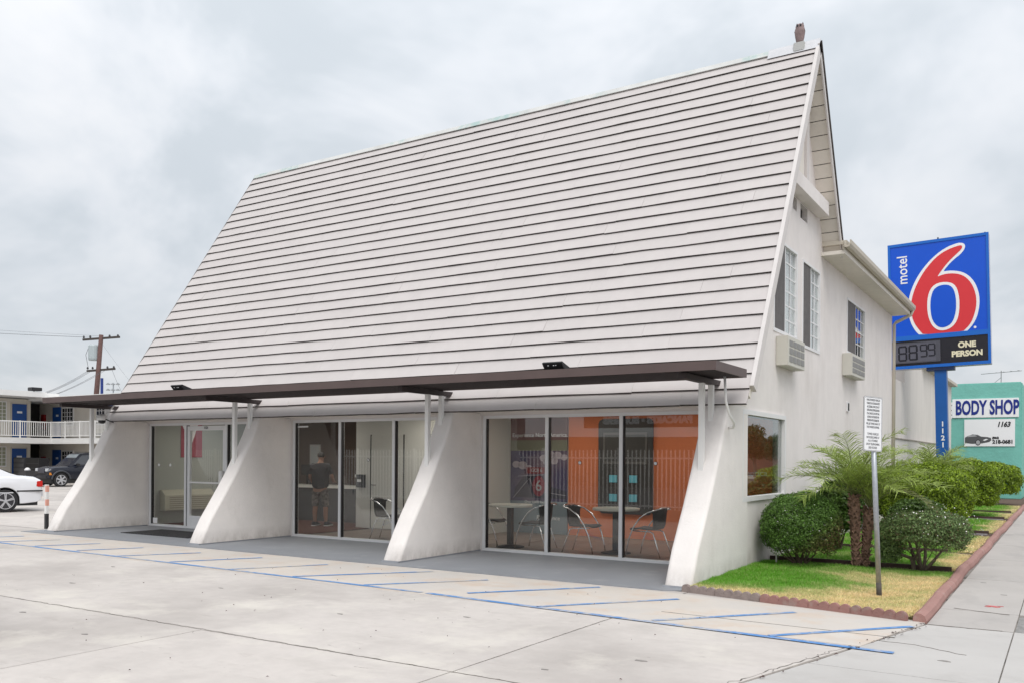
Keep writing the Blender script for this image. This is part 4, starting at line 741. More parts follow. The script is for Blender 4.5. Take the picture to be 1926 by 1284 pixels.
SIX_wh = [(0.678, 7.824), (0.714, 7.733), (0.674, 7.626), (0.572, 7.513), (0.437, 7.417), (0.323, 7.317), (0.231, 7.215), (0.127, 7.088), (0.274, 7.098), (0.453, 7.071), (0.629, 7.01), (0.782, 6.894), (0.91, 6.72), (0.993, 6.515), (1.037, 6.301), (1.042, 6.104), (1.021, 5.909), (0.967, 5.692), (0.876, 5.514), (0.775, 5.385), (0.696, 5.309), (-0.514, 5.311), (-0.628, 5.449), (-0.729, 5.647), (-0.789, 5.856), (-0.812, 6.088), (-0.809, 6.293), (-0.759, 6.544), (-0.673, 6.778), (-0.564, 6.997), (-0.432, 7.199), (-0.278, 7.385), (-0.115, 7.543), (0.07, 7.685), (0.264, 7.788), (0.445, 7.84), (0.568, 7.858)]
SIX_ri = [(0.087, 6.791), (0.267, 6.768), (0.401, 6.697), (0.487, 6.551), (0.531, 6.298), (0.535, 6.049), (0.513, 5.827), (0.458, 5.632), (0.355, 5.491), (0.219, 5.413), (0.061, 5.397), (-0.075, 5.447), (-0.187, 5.568), (-0.263, 5.764), (-0.298, 5.969), (-0.303, 6.197), (-0.28, 6.423), (-0.212, 6.619), (-0.096, 6.746)]
SIX_bi = [(0.108, 6.708), (0.244, 6.695), (0.343, 6.628), (0.408, 6.509), (0.445, 6.306), (0.451, 6.081), (0.434, 5.883), (0.381, 5.688), (0.301, 5.557), (0.176, 5.491), (0.062, 5.48), (-0.05, 5.533), (-0.139, 5.653), (-0.193, 5.809), (-0.217, 6.013), (-0.216, 6.215), (-0.193, 6.415), (-0.133, 6.586), (-0.028, 6.677)]
sm = lambda p: smooth_pts(p, 1)
place(plate([[(x, z) for x, z in sm(SIX_wh)]], .004, WHT, 'white_outline'), 'white_outline', py, (0, -.003, 0), FACE_MY)
place(plate([[(x, z) for x, z in sm(SIX_red)]], .004, REDS, 'red_six'), 'red_six', py, (0, -.008, 0), FACE_MY)
place(plate([[(x, z) for x, z in sm(SIX_ri)]], .004, WHT, 'white_ring'), 'white_ring', py, (0, -.013, 0), FACE_MY)
place(plate([[(x, z) for x, z in sm(SIX_bi)]], .004, BLUES, 'blue_counter'), 'blue_counter', py, (0, -.018, 0), FACE_MY)
me = text_mesh('motel', WHT, .40, .004, th=.004, sx=.90); place(me, 'lettering', py, (-.94, -.004, 7.27), (R(90), R(-90), 0))
MB().lathe([(.035, -.006), (.035, -.001)], 12, (.915, 0, 5.415), 'y').build('registered_mark', WHT, py)
place(text_mesh('ONE', CREAM, .215, .011, th=.006), 'lettering', py, (.70, -.004, 4.945), FACE_MY); place(text_mesh('PERSON', CREAM, .215, .011, th=.006), 'lettering', py, (.70, -.004, 4.70), FACE_MY)
lp = MB().box(-1.22, .02, -.03, .0, 4.53, 5.13).build('price_panel', LEDP, py, bevel=.006); lpf = MB().box(-1.18, -.10, -.034, -.031, 4.56, 5.08).build('price_face', mat('price_face', (.10, .10, .13), .5), lp)
SEG = {'8': 'abcdefg', '4': 'bcfg', '9': 'abcdfg'}
def digit(c, x, z, s, th):
    b = MB(); w_ = s*.5
    pos = {'a': (x, z+s, 1), 'g': (x, z+s/2, 1), 'd': (x, z, 1), 'f': (x, z+s*.75, 0), 'b': (x+w_, z+s*.75, 0), 'e': (x, z+s*.25, 0), 'c': (x+w_, z+s*.25, 0)}
    for k in SEG[c]:
        px, pz, hz = pos[k]
        for i in range(4):
            if hz: cx_ = px+w_*(i+.5)/4; cz_ = pz
            else: cx_ = px; cz_ = pz-s*.2+s*.4*(i+.5)/4
            b.box(cx_-th, cx_+th, -.039, -.0345, cz_-th, cz_+th)
    b.build('price_digit', LEDD, lp)
digit('8', -1.08, 4.62, .40, .024); digit('8', -.80, 4.63, .40, .024); digit('9', -.50, 4.70, .33, .019); digit('9', -.29, 4.71, .33, .019); MB().box(-.60, -.57, -.039, -.0345, 4.62, 4.65).build('price_point', LEDD, lp)
for k, c in enumerate('1121'): place(text_mesh(c, WHT, .20, .006, th=.004), 'lettering', py, (.03, .046, 2.72-k*.20), FACE_MY)
MB().box(1.18, 1.22, .1, .14, 8.05, 8.09).build('lifting_lug', DGREY, py); MB().box(-.02, .02, .1, .14, 8.05, 8.12).build('lifting_lug', DGREY, py)

# ================================================================== NEIGHBOURS (right)
nbw = thing('side_building', 'low off-white windowless building behind the office, beside the blue pole', 'building', (0, 13.2, 0))
MB().box(-9, -.1, 2.6, 15.4, 0, 4.82).build('wall', WALLFAR, nbw); MB().box(-9, -.1, 0, 2.59, 0, 4.0).build('near_wall', WALLFAR, nbw); MB().box(-9, -.02, .0, 9.6, 0, 2.28).build('lower_wall', WALLFAR, nbw); MB().box(-9.1, .12, 6.4, 15.5, 4.82, 4.93).build('roof_edge', BEIGE, nbw); MB().box(-9.1, -.06, 2.6, 6.39, 4.82, 4.90).build('parapet_cap', TRIMM, nbw)
MB().box(-.4, .01, .0, 9.62, 2.281, 2.31).build('ledge_cap', mat('stained_ledge', (.36, .32, .28), .9, var=(3, .3)), nbw); MB().box(-.019, .0, .9, 1.6, 1.15, 1.7).build('meter_box', mat('meter_grey', (.55, .56, .56), .6), nbw)
bs = thing('body_shop', 'teal stucco body shop building with signs, at the end of the lawn strip', 'building', (0, 31, 0))
MB().box(-10, 2.42, 0, 14, 0, 5.13).build('wall', TEAL, bs, bevel=.05)
sg = MB().box(-.30, 2.3, -.05, -.002, 3.60, 4.44).build('banner_sign', WHT, bs, bevel=.01); place(text_mesh('BODY SHOP', NAVYT, .86, .028, sx=.52, th=.01), 'lettering', sg, (1.07, -.058, 4.01), FACE_MY)
fg = MB(); pl_ = [(-.62, 4.05), (-.30, 4.32), (-.30, 3.60), (-.44, 3.40), (-.60, 3.62)]; fg.prism(pl_, 'y', -.045, -.003); fg = fg.build('flag_emblem', WHT, sg)
for k, (x, z) in enumerate(((-.36, 4.15), (-.50, 4.02), (-.36, 3.93), (-.50, 3.82), (-.36, 3.72), (-.49, 3.60))): MB().prism([(x-.07, z-.02), (x, z+.07), (x+.055, z+.02), (x, z-.06)], 'y', -.050, -.0455).build('flag_check', BLK, fg)
ps2 = MB().box(.19, 2.16, -.04, -.002, 2.33, 3.52).build('poster_sign', WHT, bs); place(text_mesh('1163', BLK, .30, .012, shear=.25, th=.01, sx=.85), 'lettering', ps2, (1.72, -.046, 3.28), FACE_MY); place(text_mesh('218-0681', BLK, .22, .010, th=.01, sx=.95), 'lettering', ps2, (1.70, -.046, 2.52), FACE_MY); place(text_mesh('(866)', BLK, .12, .008, th=.01), 'lettering', ps2, (1.42, -.046, 2.70), FACE_MY)
CARP = mat('grey_car_print', (.09, .09, .095), .5); CARL = mat('light_car_print', (.38, .38, .39), .5)
MB().prism([(.22, 2.48), (.22, 2.72), (.36, 2.80), (.52, 2.86), (.72, 2.84), (.86, 2.76), (1.10, 2.74), (1.24, 2.70), (1.26, 2.60), (1.18, 2.52), (.90, 2.46), (.5, 2.44)], 'y', -.044, -.041).build('car_picture', CARP, ps2); MB().prism([(.30, 2.74), (.40, 2.82), (.62, 2.83), (.70, 2.77)], 'y', -.047, -.0445).build('car_picture_window', CARL, ps2)
MB().lathe([(.13, -.050), (.13, -.047)], 18, (.74, 0, 2.50), 'y', sx=.8).build('car_picture_wheel', BLK, ps2); MB().lathe([(.10, -.054), (.10, -.051)], 18, (.74, 0, 2.50), 'y', sx=.8).build('car_picture_rim', CARL, ps2); MB().prism([(.92, 2.60), (1.05, 2.66), (1.14, 2.64), (1.0, 2.57)], 'y', -.047, -.0445).build('car_picture_lamp', WHT, ps2)
an = MB(); A0 = (1.55, 1.2, 5.13)
an.tube([A0, (1.55, 1.2, 5.75)], .015, 6); an.tube([(.75, 1.1, 5.62), (2.35, 1.3, 5.72)], .012, 6)
for k in range(6): x = .8+k*.28; an.tube([(x, .8, 5.60+k*.02), (x+.05, 1.6, 5.66+k*.02)], .009, 5)
an.tube([(1.2, 1.2, 5.13), (1.55, 1.2, 5.45)], .01, 5); an.build('tv_antenna', mat('antenna_metal', (.18, .17, .17), .5), bs)
MB().box(2.5, 9, 36, 46, 0, 3.1).build('tan_building', TANW, label='tan building beyond the teal body shop at the right edge', cat='building'); 
MB().prism([(-.3, 4.9), (.3, 4.9), (-.3, 5.25)], 'y', 29.0, 29.2).build('roof_bracket', BEIGE, nbw)

# ================================================================== VEGETATION
def blob(n, c, r, p=2.2, zmin=-1, shell=.22, lump=.06):
    d = rng.normal(0, 1, (n, 3)); d /= np.linalg.norm(d, axis=1)[:, None]
    k = (np.abs(d)**p).sum(1)**(-1/p); rad = k*(1-shell*rng.random(n)**1.6)
    rad *= 1+lump*np.sin(d[:, 0]*7+c[0]*5)*np.cos(d[:, 2]*6+c[1])+lump*.6*np.sin(d[:, 1]*15+d[:, 2]*12)
    ok = d[:, 2]*k > zmin; P = d*(rad*np.where(rng.random(n) < .03, rng.uniform(1, 1.09, n), 1))[:, None]*np.array(r)+np.array(c); return P[ok], d[ok], rad[ok]
def stems(parent, base, spread, z1, n, r0=.018, name='stem', m=TWIG, sub=5, zb=.0):
    b = MB()
    for i in range(n):
        a = random.uniform(0, 6.28); q = Vector((math.cos(a)*spread*random.uniform(.4, 1), math.sin(a)*spread*random.uniform(.4, 1), z1)); p0 = Vector((random.uniform(-.06, .06), random.uniform(-.06, .06), zb))
        mid = p0.lerp(q, .5)+Vector((random.uniform(-.08, .08), random.uniform(-.08, .08), -.04)); b.tube([p0, mid, q], [r0, r0*.7, r0*.4], 6)
        for k in range(sub):
            s_ = mid.lerp(q, random.random()); e_ = s_+Vector((random.uniform(-1, 1), random.uniform(-1, 1), random.uniform(-.1, .8)))*spread*.45; b.tube([s_, s_.lerp(e_, .5)+Vector((random.uniform(-.03, .03),)*3), e_], [r0*.35, r0*.25, r0*.12], 4)
    return b.build(name, m, parent)
# round clipped bush by the wall
bu = thing('round_bush', 'round clipped green bush against the white wall, dried brown at its lower right', 'bush', (.63, .70, .0))
P, d, rad = blob(36000, (0, 0, .63), (.58, .58, .53), 2.3, -.80, .25, .055); dry = np.clip((P[:, 0]*.85+P[:, 1]*.2-(P[:, 2]-.50)*1.0)*3.0-.05, 0, 1)*.85*(rng.random(len(P)) < .8); thin = rng.random(len(P)) > np.clip((.46-P[:, 2])*4.0, 0, .93)
leaves('crown', P[thin], d[thin]*1.2, .036, LB1, bu, .45, .8, dry[thin]); stems(bu, 0, .45, .55, 16, .016, sub=14)
P, d, rad = blob(40, (0, 0, .66), (.60, .60, .53), 2.3, -.2, .03); leaves('blossom', P, d, .018, FLOWER, bu, .9, .5)
# umbrella bush
b2 = thing('umbrella_bush', 'grey green flat topped bush on bare crooked stems, right of the sign post', 'bush', (2.30, 1.0, .03))
P, d, rad = blob(24000, (0, 0, .60), (.60, .58, .30), 2.6, -.75, .4, .07); keep = rng.random(len(P)) > np.clip((.50-P[:, 2])*1.8, 0, .75); keep &= ~((P[:, 0] < .05) & (P[:, 0] > -.35) & (P[:, 2] < .5) & (rng.random(len(P)) < .8)); leaves('crown', P[keep], d[keep], .036, LB2, b2, .5, .8, (rng.random(keep.sum()) < .16)*.8+np.clip(.4-P[keep][:, 2], 0, .5))
P, d, rad = blob(24000, (-.44, -.2, .38), (.18, .18, .26), 2.0, -.9, .5, .1); P = P[:3500]; leaves('side_clump', P, d[:3500], .036, LB2, b2, .5)
st = MB()
for pts in ([(-.12, 0, 0), (-.16, 0, .18), (-.05, 0, .30), (.10, .0, .45)], [(-.12, 0, 0), (-.13, .02, .2), (-.2, .04, .45)], [(0, 0, .02), (.10, -.02, .14), (.24, -.02, .33), (.34, 0, .5)], [(0, 0, .02), (.02, .05, .25), (.0, .1, .5)], [(-.02, 0, .02), (-.06, -.05, .3), (-.1, -.1, .5)], [(-.15, 0, .2), (-.32, -.05, .26), (-.4, -.1, .4)]): st.tube(pts, [.026, .022, .016, .01][:len(pts)], 7)
st.build('stem', TRUNKM, b2, smooth=True); stems(b2, 0, .42, .5, 6, .009, sub=12)
P, d, rad = blob(220, (.12, 0, .66), (.61, .59, .33), 2.6, -.3, .05); leaves('blossom', P, d, .018, FLOWER, b2, .9, .5)
# hedges
def hedge(x, y, r, zc_, n, lab, sz=.06, m=LHEDGE):
    h = thing('hedge_bush', lab, 'hedge', (x, y, .03), group='rounded hedges along the lawn strip'); P, d, rad = blob(n, (0, 0, zc_), r, 2.6, -.85, .32, .085)
    dark = np.clip(.75-(P[:, 2]/(zc_+r[2]))*.95+rng.normal(0, .15, len(P)), 0, 1)*.0+np.clip((.93-rad/np.maximum(rad.max(), .1))*1.2, 0, .6)+(rng.random(len(P)) < .25)*.5  # inner leaves coloured darker as painted shade inside the crown, others at random
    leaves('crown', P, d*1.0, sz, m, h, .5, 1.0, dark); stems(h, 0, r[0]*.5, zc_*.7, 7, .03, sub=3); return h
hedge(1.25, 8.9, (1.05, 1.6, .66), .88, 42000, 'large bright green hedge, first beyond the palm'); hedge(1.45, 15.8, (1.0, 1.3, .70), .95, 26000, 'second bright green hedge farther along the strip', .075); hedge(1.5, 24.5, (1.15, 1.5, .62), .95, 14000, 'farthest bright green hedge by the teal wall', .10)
db_ = thing('dark_bush', 'dark green leafy bush behind the palm trunks against the wall', 'bush', (.62, 3.4, .03)); P, d, rad = blob(14000, (0, 0, .80), (.40, .45, .48), 2.2, -.85, .4, .08); leaves('crown', P, d, .065, LDARK, db_, .55); stems(db_, 0, .35, .6, 7, .015, sub=8)
d2 = thing('low_bush', 'low mid green bush between the palms and the first hedge', 'bush', (1.55, 5.9, .03)); P, d, rad = blob(12000, (0, 0, .50), (.5, .6, .38), 2.4, -.85, .35, .08); leaves('crown', P, d, .065, LDARK, d2, .5)
fp_ = thing('white_flower_plant', 'small plant with one large white bloom between palm and bush', 'plant', (1.75, 2.0, .03)); P, d, rad = blob(500, (0, 0, .55), (.09, .09, .12), 2, -1, .5); leaves('bloom', P, d, .06, FLOWER, fp_, .8); P, d, rad = blob(900, (0, 0, .3), (.2, .2, .25), 2, -.9, .6); leaves('foliage', P, d, .06, LDARK, fp_, .4); stems(fp_, 0, .1, .5, 3, .008, sub=2)
# palms
def palm(x, y, h, nf, L, lab, trunks=1, seed=1, leafm=LPALM, up=1.0, sz=1):
    rr_ = random.Random(seed); p = thing('date_palm', lab, 'palm tree', (x, y, .03), group='small date palms in the lawn strip')
    heads = []
    for t in range(trunks):
        dx = (-.08 if t == 0 else .12) if trunks > 1 else 0; dy = (0 if t == 0 else .10); hh = h*(1 if t == 0 else .82)
        b = MB(); pts = [Vector((dx*(.5+.5*k/6), dy, hh*k/6)) for k in range(7)]; b.tube(pts, [.06, .052, .055, .062, .07, .075, .055], 12); b.build('trunk', BOOT, p, smooth=True)
        s_ = MB(); k = 0; z = .03
        while z < hh:
            for j in range(7):
                a = j*6.283/7+k*.55+rr_.uniform(-.25, .25); rad_ = (.05+.03*(z/hh))*rr_.uniform(.85, 1.15); c = Vector((dx*(.5+.5*z/hh), dy, z)); o = Vector((math.cos(a), math.sin(a), 0)); sd_ = Vector((-o.y, o.x, 0))*.028
                s_.add([c+o*rad_*.8-sd_, c+o*rad_*.8+sd_, c+o*(rad_+rr_.uniform(.005, .045))+Vector((0, 0, .03+rr_.uniform(0, .05))), c+o*rad_*.7+Vector((0, 0, .06))], [(0, 1, 2), (0, 2, 3), (1, 3, 2), (0, 3, 1)])
            z += .045; k += 1
        s_.build('trunk_scales', BOOT, p); heads.append(Vector((dx, dy, hh)))
    for t, hd in enumerate(heads):
        V = []; dry = []; rb = MB()
        for i in range(nf if t == 0 else int(nf*.7)):
            a = i*2.39996+rr_.uniform(-.2, .2); el = 1.45-1.12*(i/nf)**1.1+rr_.uniform(-.12, .12); el *= up; ln = L*rr_.uniform(.85, 1.1); q = hd+Vector((0, 0, .02)); pts = [q.copy()]; dirh = Vector((math.cos(a), math.sin(a), 0)); e_ = el; ns = 16; isdry = .75 if i > nf*.93 else rr_.uniform(0, .25)
            for k in range(ns): e_ -= (.04+.062*(k/ns)); q = q+(dirh*math.cos(e_)+Vector((0, 0, math.sin(e_))))*ln/ns; pts.append(q.copy())
            rb.tube(pts, [.011*(1-.85*k/ns)*sz for k in range(ns+1)], 4)
            side = Vector((-dirh.y, dirh.x, 0))
            for k in range(2, ns):
                for sb in (0, .33, .66):
                    c = pts[k].lerp(pts[k+1], sb); tn = (pts[k+1]-pts[k]).normalized(); up_ = side.cross(tn); ll = .31*ln*math.sin(math.pi*(.16+.70*k/ns))*rr_.uniform(.85, 1.15)
                    for s in (-1, 1):
                        dd_ = (tn*.8+side*s*.8-up_*rr_.uniform(-.15, .55)).normalized(); tip = c+dd_*ll+Vector((0, 0, -ll*rr_.uniform(.05, .30))); m_ = c+dd_*ll*.5; wv = tn*.0052*sz
                        V += [c-wv, c+wv, m_+wv*1.3, m_-wv*1.3, m_-wv*1.3, m_+wv*1.3, tip, tip-wv*.1]; dry += [isdry]*2
        n = len(V)//4; rb.build('frond_ribs', mat('frond_rib', (.17, .20, .07), .6), p, smooth=True)
        quads('fronds', np.array([tuple(v) for v in V]), n, 4, leafm, p, np.array(dry))
palm(1.42, .99, 1.10, 22, 1.12, 'small date palm with two rough trunks behind the sign post', 2, 3)
palm(1.1, 12.4, 1.05, 24, 1.2, 'date palm rising behind the first hedge beside the blue pole', 1, 8, sz=1.5)
palm(.3, 20.5, 1.0, 18, 1.1, 'far date palm fronds between the hedges', 1, 11, sz=2)
# trees across the street, seen in the side window
def tree(x, y, h, r, lab, n=9000, seed=0):
    t = thing('street_tree', lab, 'tree', (x, y, 0), group='trees across the street'); rs = random.Random(seed)
    b = MB(); b.tube([(0, 0, 0), (.1, .05, h*.3), (0, .1, h*.55)], [.22, .16, .12], 8)
    for k in range(7): a = k*.9; b.tube([(0, .05, h*.35+k*.1), (math.cos(a)*r*.4, math.sin(a)*r*.4, h*.6), (math.cos(a)*r*.8, math.sin(a)*r*.8, h*.75)], [.09, .06, .02], 5)
    b.build('trunk', TRUNKM, t); Ps = []; ds_ = []
    for k in range(16): a = rs.uniform(0, 6.28); q = rs.uniform(0, r*.75); P, d, _ = blob(n//16, (math.cos(a)*q, math.sin(a)*q, h*rs.uniform(.5, .92)), (r*.36, r*.36, r*.28), 2, -1, .7, .15); Ps.append(P); ds_.append(d)
    leaves('crown', np.concatenate(Ps), np.concatenate(ds_), .22, LTREE, t, .5)
for k, (x, y, h, r) in enumerate(((20.5, 64, 4.3, 2.6), (21.5, 72, 4.9, 2.8), (20.5, 81, 4.4, 2.6), (22, 91, 5.2, 3.2))): tree(x, y, h, r, ['first', 'second', 'third', 'fourth'][k]+' broad tree across the street from the lawn strip', seed=k)
MB().box(26, 34, 40, 130, 0, 3.4).build('street_building', mat('brick_brown', (.25, .12, .08), .85, var=(1, .1)), label='low brown building across the street behind the trees', cat='building')

# ================================================================== BACK MOTEL (left)
mo = thing('motel_wing', 'two storey motel wing with blue doors and white balcony railing at far left', 'building', (-49, 14, 0))
def mbox(name, m, x0, x1, y0, y1, z0, z1, parent=mo, **k): return MB().box(x0+49, x1+49, y0-14, y1-14, z0, z1).build(name, m, parent, **k)
mbox('wing_wall', NWALL, -58, -49, -14, 16.35, 0, 5.0); mbox('back_wing_wall', NWALL2, -60, -34, 18.2, 24, 0, 4.95)
mbox('balcony_slab', WHITE, -48.99, -47.4, -14, 16.7, 2.33, 2.66); mbox('balcony_slab', WHITE, -60, -34, 16.701, 18.19, 2.33, 2.655)
mbox('main_roof', WHITE, -59, -47.1, -14, 17, 5.05, 5.32); mbox('back_roof', WHITE, -60, -34, 16.2, 24.5, 4.9, 5.06)
mbox('roof_fascia', WHITE, -47.1, -47.0, -14, 16.2, 5.05, 5.36); mbox('roof_fascia', WHITE, -47.0, -34, 16.1, 16.199, 4.9, 5.08)
def wdoor_x(y, z):     # on the +X facing wall
    d = mbox('door', DOORB, -48.995, -48.93, y, y+.86, z, z+2.03); mbox('door_frame', BEIGE, -48.994, -48.95, y-.07, y-.001, z, z+2.1, d); mbox('door_frame', BEIGE, -48.994, -48.95, y+.861, y+.93, z, z+2.1, d)
    mbox('room_number', WHT, -48.929, -48.92, y+.28, y+.58, z+1.48, z+1.60, d); mbox('door_knob', STEEL, -48.929, -48.86, y+.08, y+.14, z+.95, z+1.02, d)
def wdoor_y(x, z):
    d = mbox('door', DOORB, x, x+.86, 18.14, 18.195, z, z+1.98); mbox('door_frame', BEIGE, x-.07, x-.001, 18.15, 18.195, z, z+2.05, d); mbox('room_number', WHT, x+.4, x+.66, 18.13, 18.139, z+1.4, z+1.52, d); mbox('door_knob', STEEL, x+.72, x+.78, 18.08, 18.139, z+.95, z+1.02, d)
def wwin_y(x, z, w_=1.2, h_=1.15):
    d = mbox('window', FRAMEW, x, x+w_, 18.13, 18.195, z, z+h_); mbox('glass_pane', DWIN, x+.06, x+w_-.06, 18.12, 18.129, z+.06, z+h_-.06, d); g_ = MB()
    for k in range(1, 4): xx = x+.06+(w_-.12)*k/4; g_.box(xx-.015+49, xx+.015+49, 18.105-14, 18.119-14, z+.06, z+h_-.06)
    for k in range(1, 4): zz = z+.06+(h_-.12)*k/4; g_.box(x+.06+49, x+w_-.06+49, 18.10-14, 18.104-14, zz-.015, zz+.015)
    g_.box(x+w_/2-.03+49, x+w_/2+.03+49, 18.095-14, 18.099-14, z+.05, z+h_-.05); g_.build('muntin', FRAMEW, d)
def wwin_x(y, z, w_=1.4, h_=1.2):
    d = mbox('window', FRAMEW, -48.995, -48.93, y, y+w_, z, z+h_); mbox('glass_pane', mat('lit_blind', (.30, .31, .22), .4), -48.929, -48.92, y+.06, y+w_-.06, z+.06, z+h_-.06, d); g_ = MB()
    for k in range(1, 6): yy = y+.06+(w_-.12)*k/6; g_.box(-48.919+49, -48.905+49, yy-.014-14, yy+.014-14, z+.06, z+h_-.06)
    for k in range(1, 5): zz = z+.06+(h_-.12)*k/5; g_.box(-48.904+49, -48.90+49, y+.06-14, y+w_-.06-14, zz-.014, zz+.014)
    g_.build('muntin', FRAMEW, d)
for z in (2.66, .0): 
    wdoor_x(15.22, z); wwin_x(13.5, z+.95); wwin_x(9.5, z+.95); wdoor_x(8.2, z); wdoor_y(-49.75, z); wwin_y(-48.68, z+.82, 1.2, 1.12); wwin_y(-45.1, z+.82); wdoor_y(-46.6+2.4, z); wdoor_y(-41, z); wwin_y(-39.5, z+.82)
    e_ = mbox('extinguisher_box', REDW, -50.9, -50.55, 18.05, 18.19, z+.45+.15, z+1.55); mbox('box_glass', WHT, -50.8, -50.65, 18.03, 18.049, z+.7, z+.95, e_)
    for x in (-48.6, -45.05): a_ = mbox('air_conditioner', CREAMP, x, x+1.05, 18.03, 18.19, z+.18, z+.58); mbox('ac_grille', DGREY, x+.08, x+.97, 18.02, 18.029, z+.22, z+.3, a_)
# railing : posts and rails are parts, balusters individually
RL = mbox('railing', RAIL, -47.5, -47.46, -14, 16.72, 3.58, 3.64); mbox('railing', RAIL, -47.45, -34, 16.72, 16.76, 3.58, 3.64)
mbox('lower_rail', RAIL, -47.5, -47.46, -14, 16.72, 2.76, 2.80, RL); mbox('lower_rail', RAIL, -47.45, -34, 16.72, 16.76, 2.76, 2.80, RL)
bal = MB().box(-.014, .014, -.014, .014, 2.80, 3.58).build('baluster', RAIL, RL, loc=(1.52, 2.7, 0)).data
for k in range(90): place(bal, 'baluster', RL, (1.52, 2.6-k*.13, 0))
for k in range(85): place(bal, 'baluster', RL, (1.68+k*.13, 2.74, 0))
for x, y in ((-47.48, 16.74), (-47.48, 14.9), (-47.48, 12.6), (-46, 16.74), (-44.5, 16.74), (-43, 16.74), (-41.5, 16.74), (-40, 16.74)): mbox('railing_post', RAIL, x-.03, x+.03, y-.03, y+.03, 2.66, 3.66, RL)
mbox('stair_shade_box', DARKGAP, -52.6, -51.3, 16.8, 18.19, 0, 4.9)  # near-black box: the deep shade of the opening painted as a solid
fl_ = thing('roof_floodlight', 'small dark floodlight on the roof edge of the motel wing', 'floodlight', (-47.4, 15.6, 5.36)); MB().box(-.05, .45, -.3, .3, .05, .25).build('housing', BLACK, fl_, bevel=.02); MB().tube([(.1, 0, 0), (.1, 0, .1)], .04).build('bracket', BLACK, fl_)
ds_ = thing('dark_shelving', 'dark metal vending and storage racks under the motel balcony', 'rack', (-48.7, 15.2, 0)); sh_ = MB(); sh_.box(0, 1.1, 0, .5, 0, 1.5); sh_.build('rack_box', DGREY, ds_); 
for k in range(5): MB().box(.02, 1.08, -.02, -.002, .15+k*.27, .33+k*.27).build('rack_drawer', mat('rack_drawer', (.08, .08, .085), .5), ds_)
MB().box(1.3, 2.7, .0, .6, 0, 1.48).build('rack_side', BLACK, ds_)
for k in range(4): MB().box(1.35, 2.65, -.02, -.002, .3+k*.28, .34+k*.28).build('rack_shelf', DGREY, ds_)
tb = thing('waste_bin', 'dark bin with a white bag on top beside the parked dark car', 'bin', (-46.3, 14.7, 0)); MB().prism([(-.3, 0), (.3, 0), (.36, .75), (-.36, .75)], 'y', -.3, .3).build('bin_body', DGREY, tb); MB().lathe([(.16, .75), (.18, .80), (.10, .90), (.03, .93)], 10).build('bag', WHT, tb, smooth=True)
for x, y, L_, rz, lab in ((-24.5, 4.0, 3.2, R(52), 'yellow concrete wheel stop just beyond the banded bollard'), (-40.0, 15.6, 3.0, R(0), 'yellow concrete wheel stop behind the dark car')):
    MB().prism([(-.1, 0), (.1, 0), (.07, .13), (-.07, .13)], 'x', 0, L_).build('wheel_stop', YEL, loc=(x, y, 0), bevel=.01, label=lab, cat='wheel stop').rotation_euler = (0, 0, rz)

# utility pole with crossarms
up = thing('utility_pole', 'brown wooden utility pole with two crossarms, transformer and wires', 'utility pole', (-62.3, 29.4, 0)); MB().tube([(-.75, -.45, 0), (0, 0, 11.4)], [.26, .17], 10).build('pole', POLEW, up, smooth=True)
ax = Vector((.85, .53, 0)); DW = mat('dark_wood', (.06, .05, .045), .8)
for z, L_, tl in ((11.1, 1.5, .14), (8.6, 1.15, .10)):
    o = MB().bar(ax*-L_+Vector((0, 0, z-.1)), ax*L_+Vector((0, 0, z+tl)), .14, .16).build('crossarm', DW, up); ins = MB()
    for k in (-.95, -.6, .45, .9): q = ax*L_*k+Vector((0, 0, z+.08+tl*k*.5)); ins.lathe([(.05, 0), (.09, .08), (.05, .2)], 7, q)
    ins.build('insulator', DGREY, o)
MB().lathe([(.36, 9.35), (.40, 9.5), (.40, 10.5), (.3, 10.62)], 14, tuple(ax*-.62)).build('transformer', TRAN, up, smooth=False)
wr = MB(); 
def wire(p, q, sag, r_=.018, n=10): r_ *= .62; wr.tube([Vector(p).lerp(Vector(q), i/n)-Vector((0, 0, sag*4*(i/n)*(1-i/n))) for i in range(n+1)], r_, 4)
for k in (-1.3, -.7): wire(ax*k+Vector((0, 0, 11.2)), ax*k+Vector((-30, -34, 13.0)), .5, .012)
wire(Vector((0, 0, 11.3)), Vector((-30, -34, 13.4)), .4, .012)
for k in (-1.1, -.95, -.8): wire(ax*k+Vector((0, 0, 8.5)), ax*(k-.2)+Vector((1.2, -10, 5.3)), .9, .02)
for k in (.2, .4): wire(ax*k+Vector((0, 0, 8.6)), Vector((1.0, -9, 5.0)), .6, .02)
wire(ax*.9+Vector((0, 0, 8.6)), ax*9+Vector((0, -6, 4.5)), .8, .02); wire(Vector((0, 0, 10.8)), ax*8+Vector((0, -3, 4.0)), .2, .012)
wr.tube([ax*-.95+Vector((0, 0, 10.6)), ax*-1.25+Vector((0, 0, 9.8)), ax*-1.05+Vector((0, 0, 8.8))], .02, 4)
wr.build('wires', mat('wire', (.10, .10, .11), .6), up)
MB().tube([(0, 0, 0), (0, 0, 7.3)], .10, 10).build('blue_pole', mat('blue_pole_paint', (.01, .03, .18), .5), loc=(-55.6, 25.2, 0), label='plain dark blue pole standing right of the utility pole', cat='pole')
sl = thing('stadium_lights', 'distant stadium light mast with two rows of lamps behind the roof edge', 'light mast', (-106.9, 58.9, 0)); MB().tube([(.6, .4, 0), (.6, .4, 11.6)], .08, 8).build('mast', GALV, sl)
for r_ in range(2):
    MB().bar(ax*-.2+Vector((0, 0, 10.65+r_*.8)), ax*1.6+Vector((0, 0, 10.65+r_*.8)), .05, .05).build('lamp_bar', GALV, sl)
    for k in range(3): MB().lathe([(.08, .25), (.26, .08), (.28, 0)], 10, tuple(ax*(k*.68)+Vector((0, 0, 10.55+r_*.8)))).build('lamp', mat('lamp_grey', (.25, .26, .27), .5), sl)
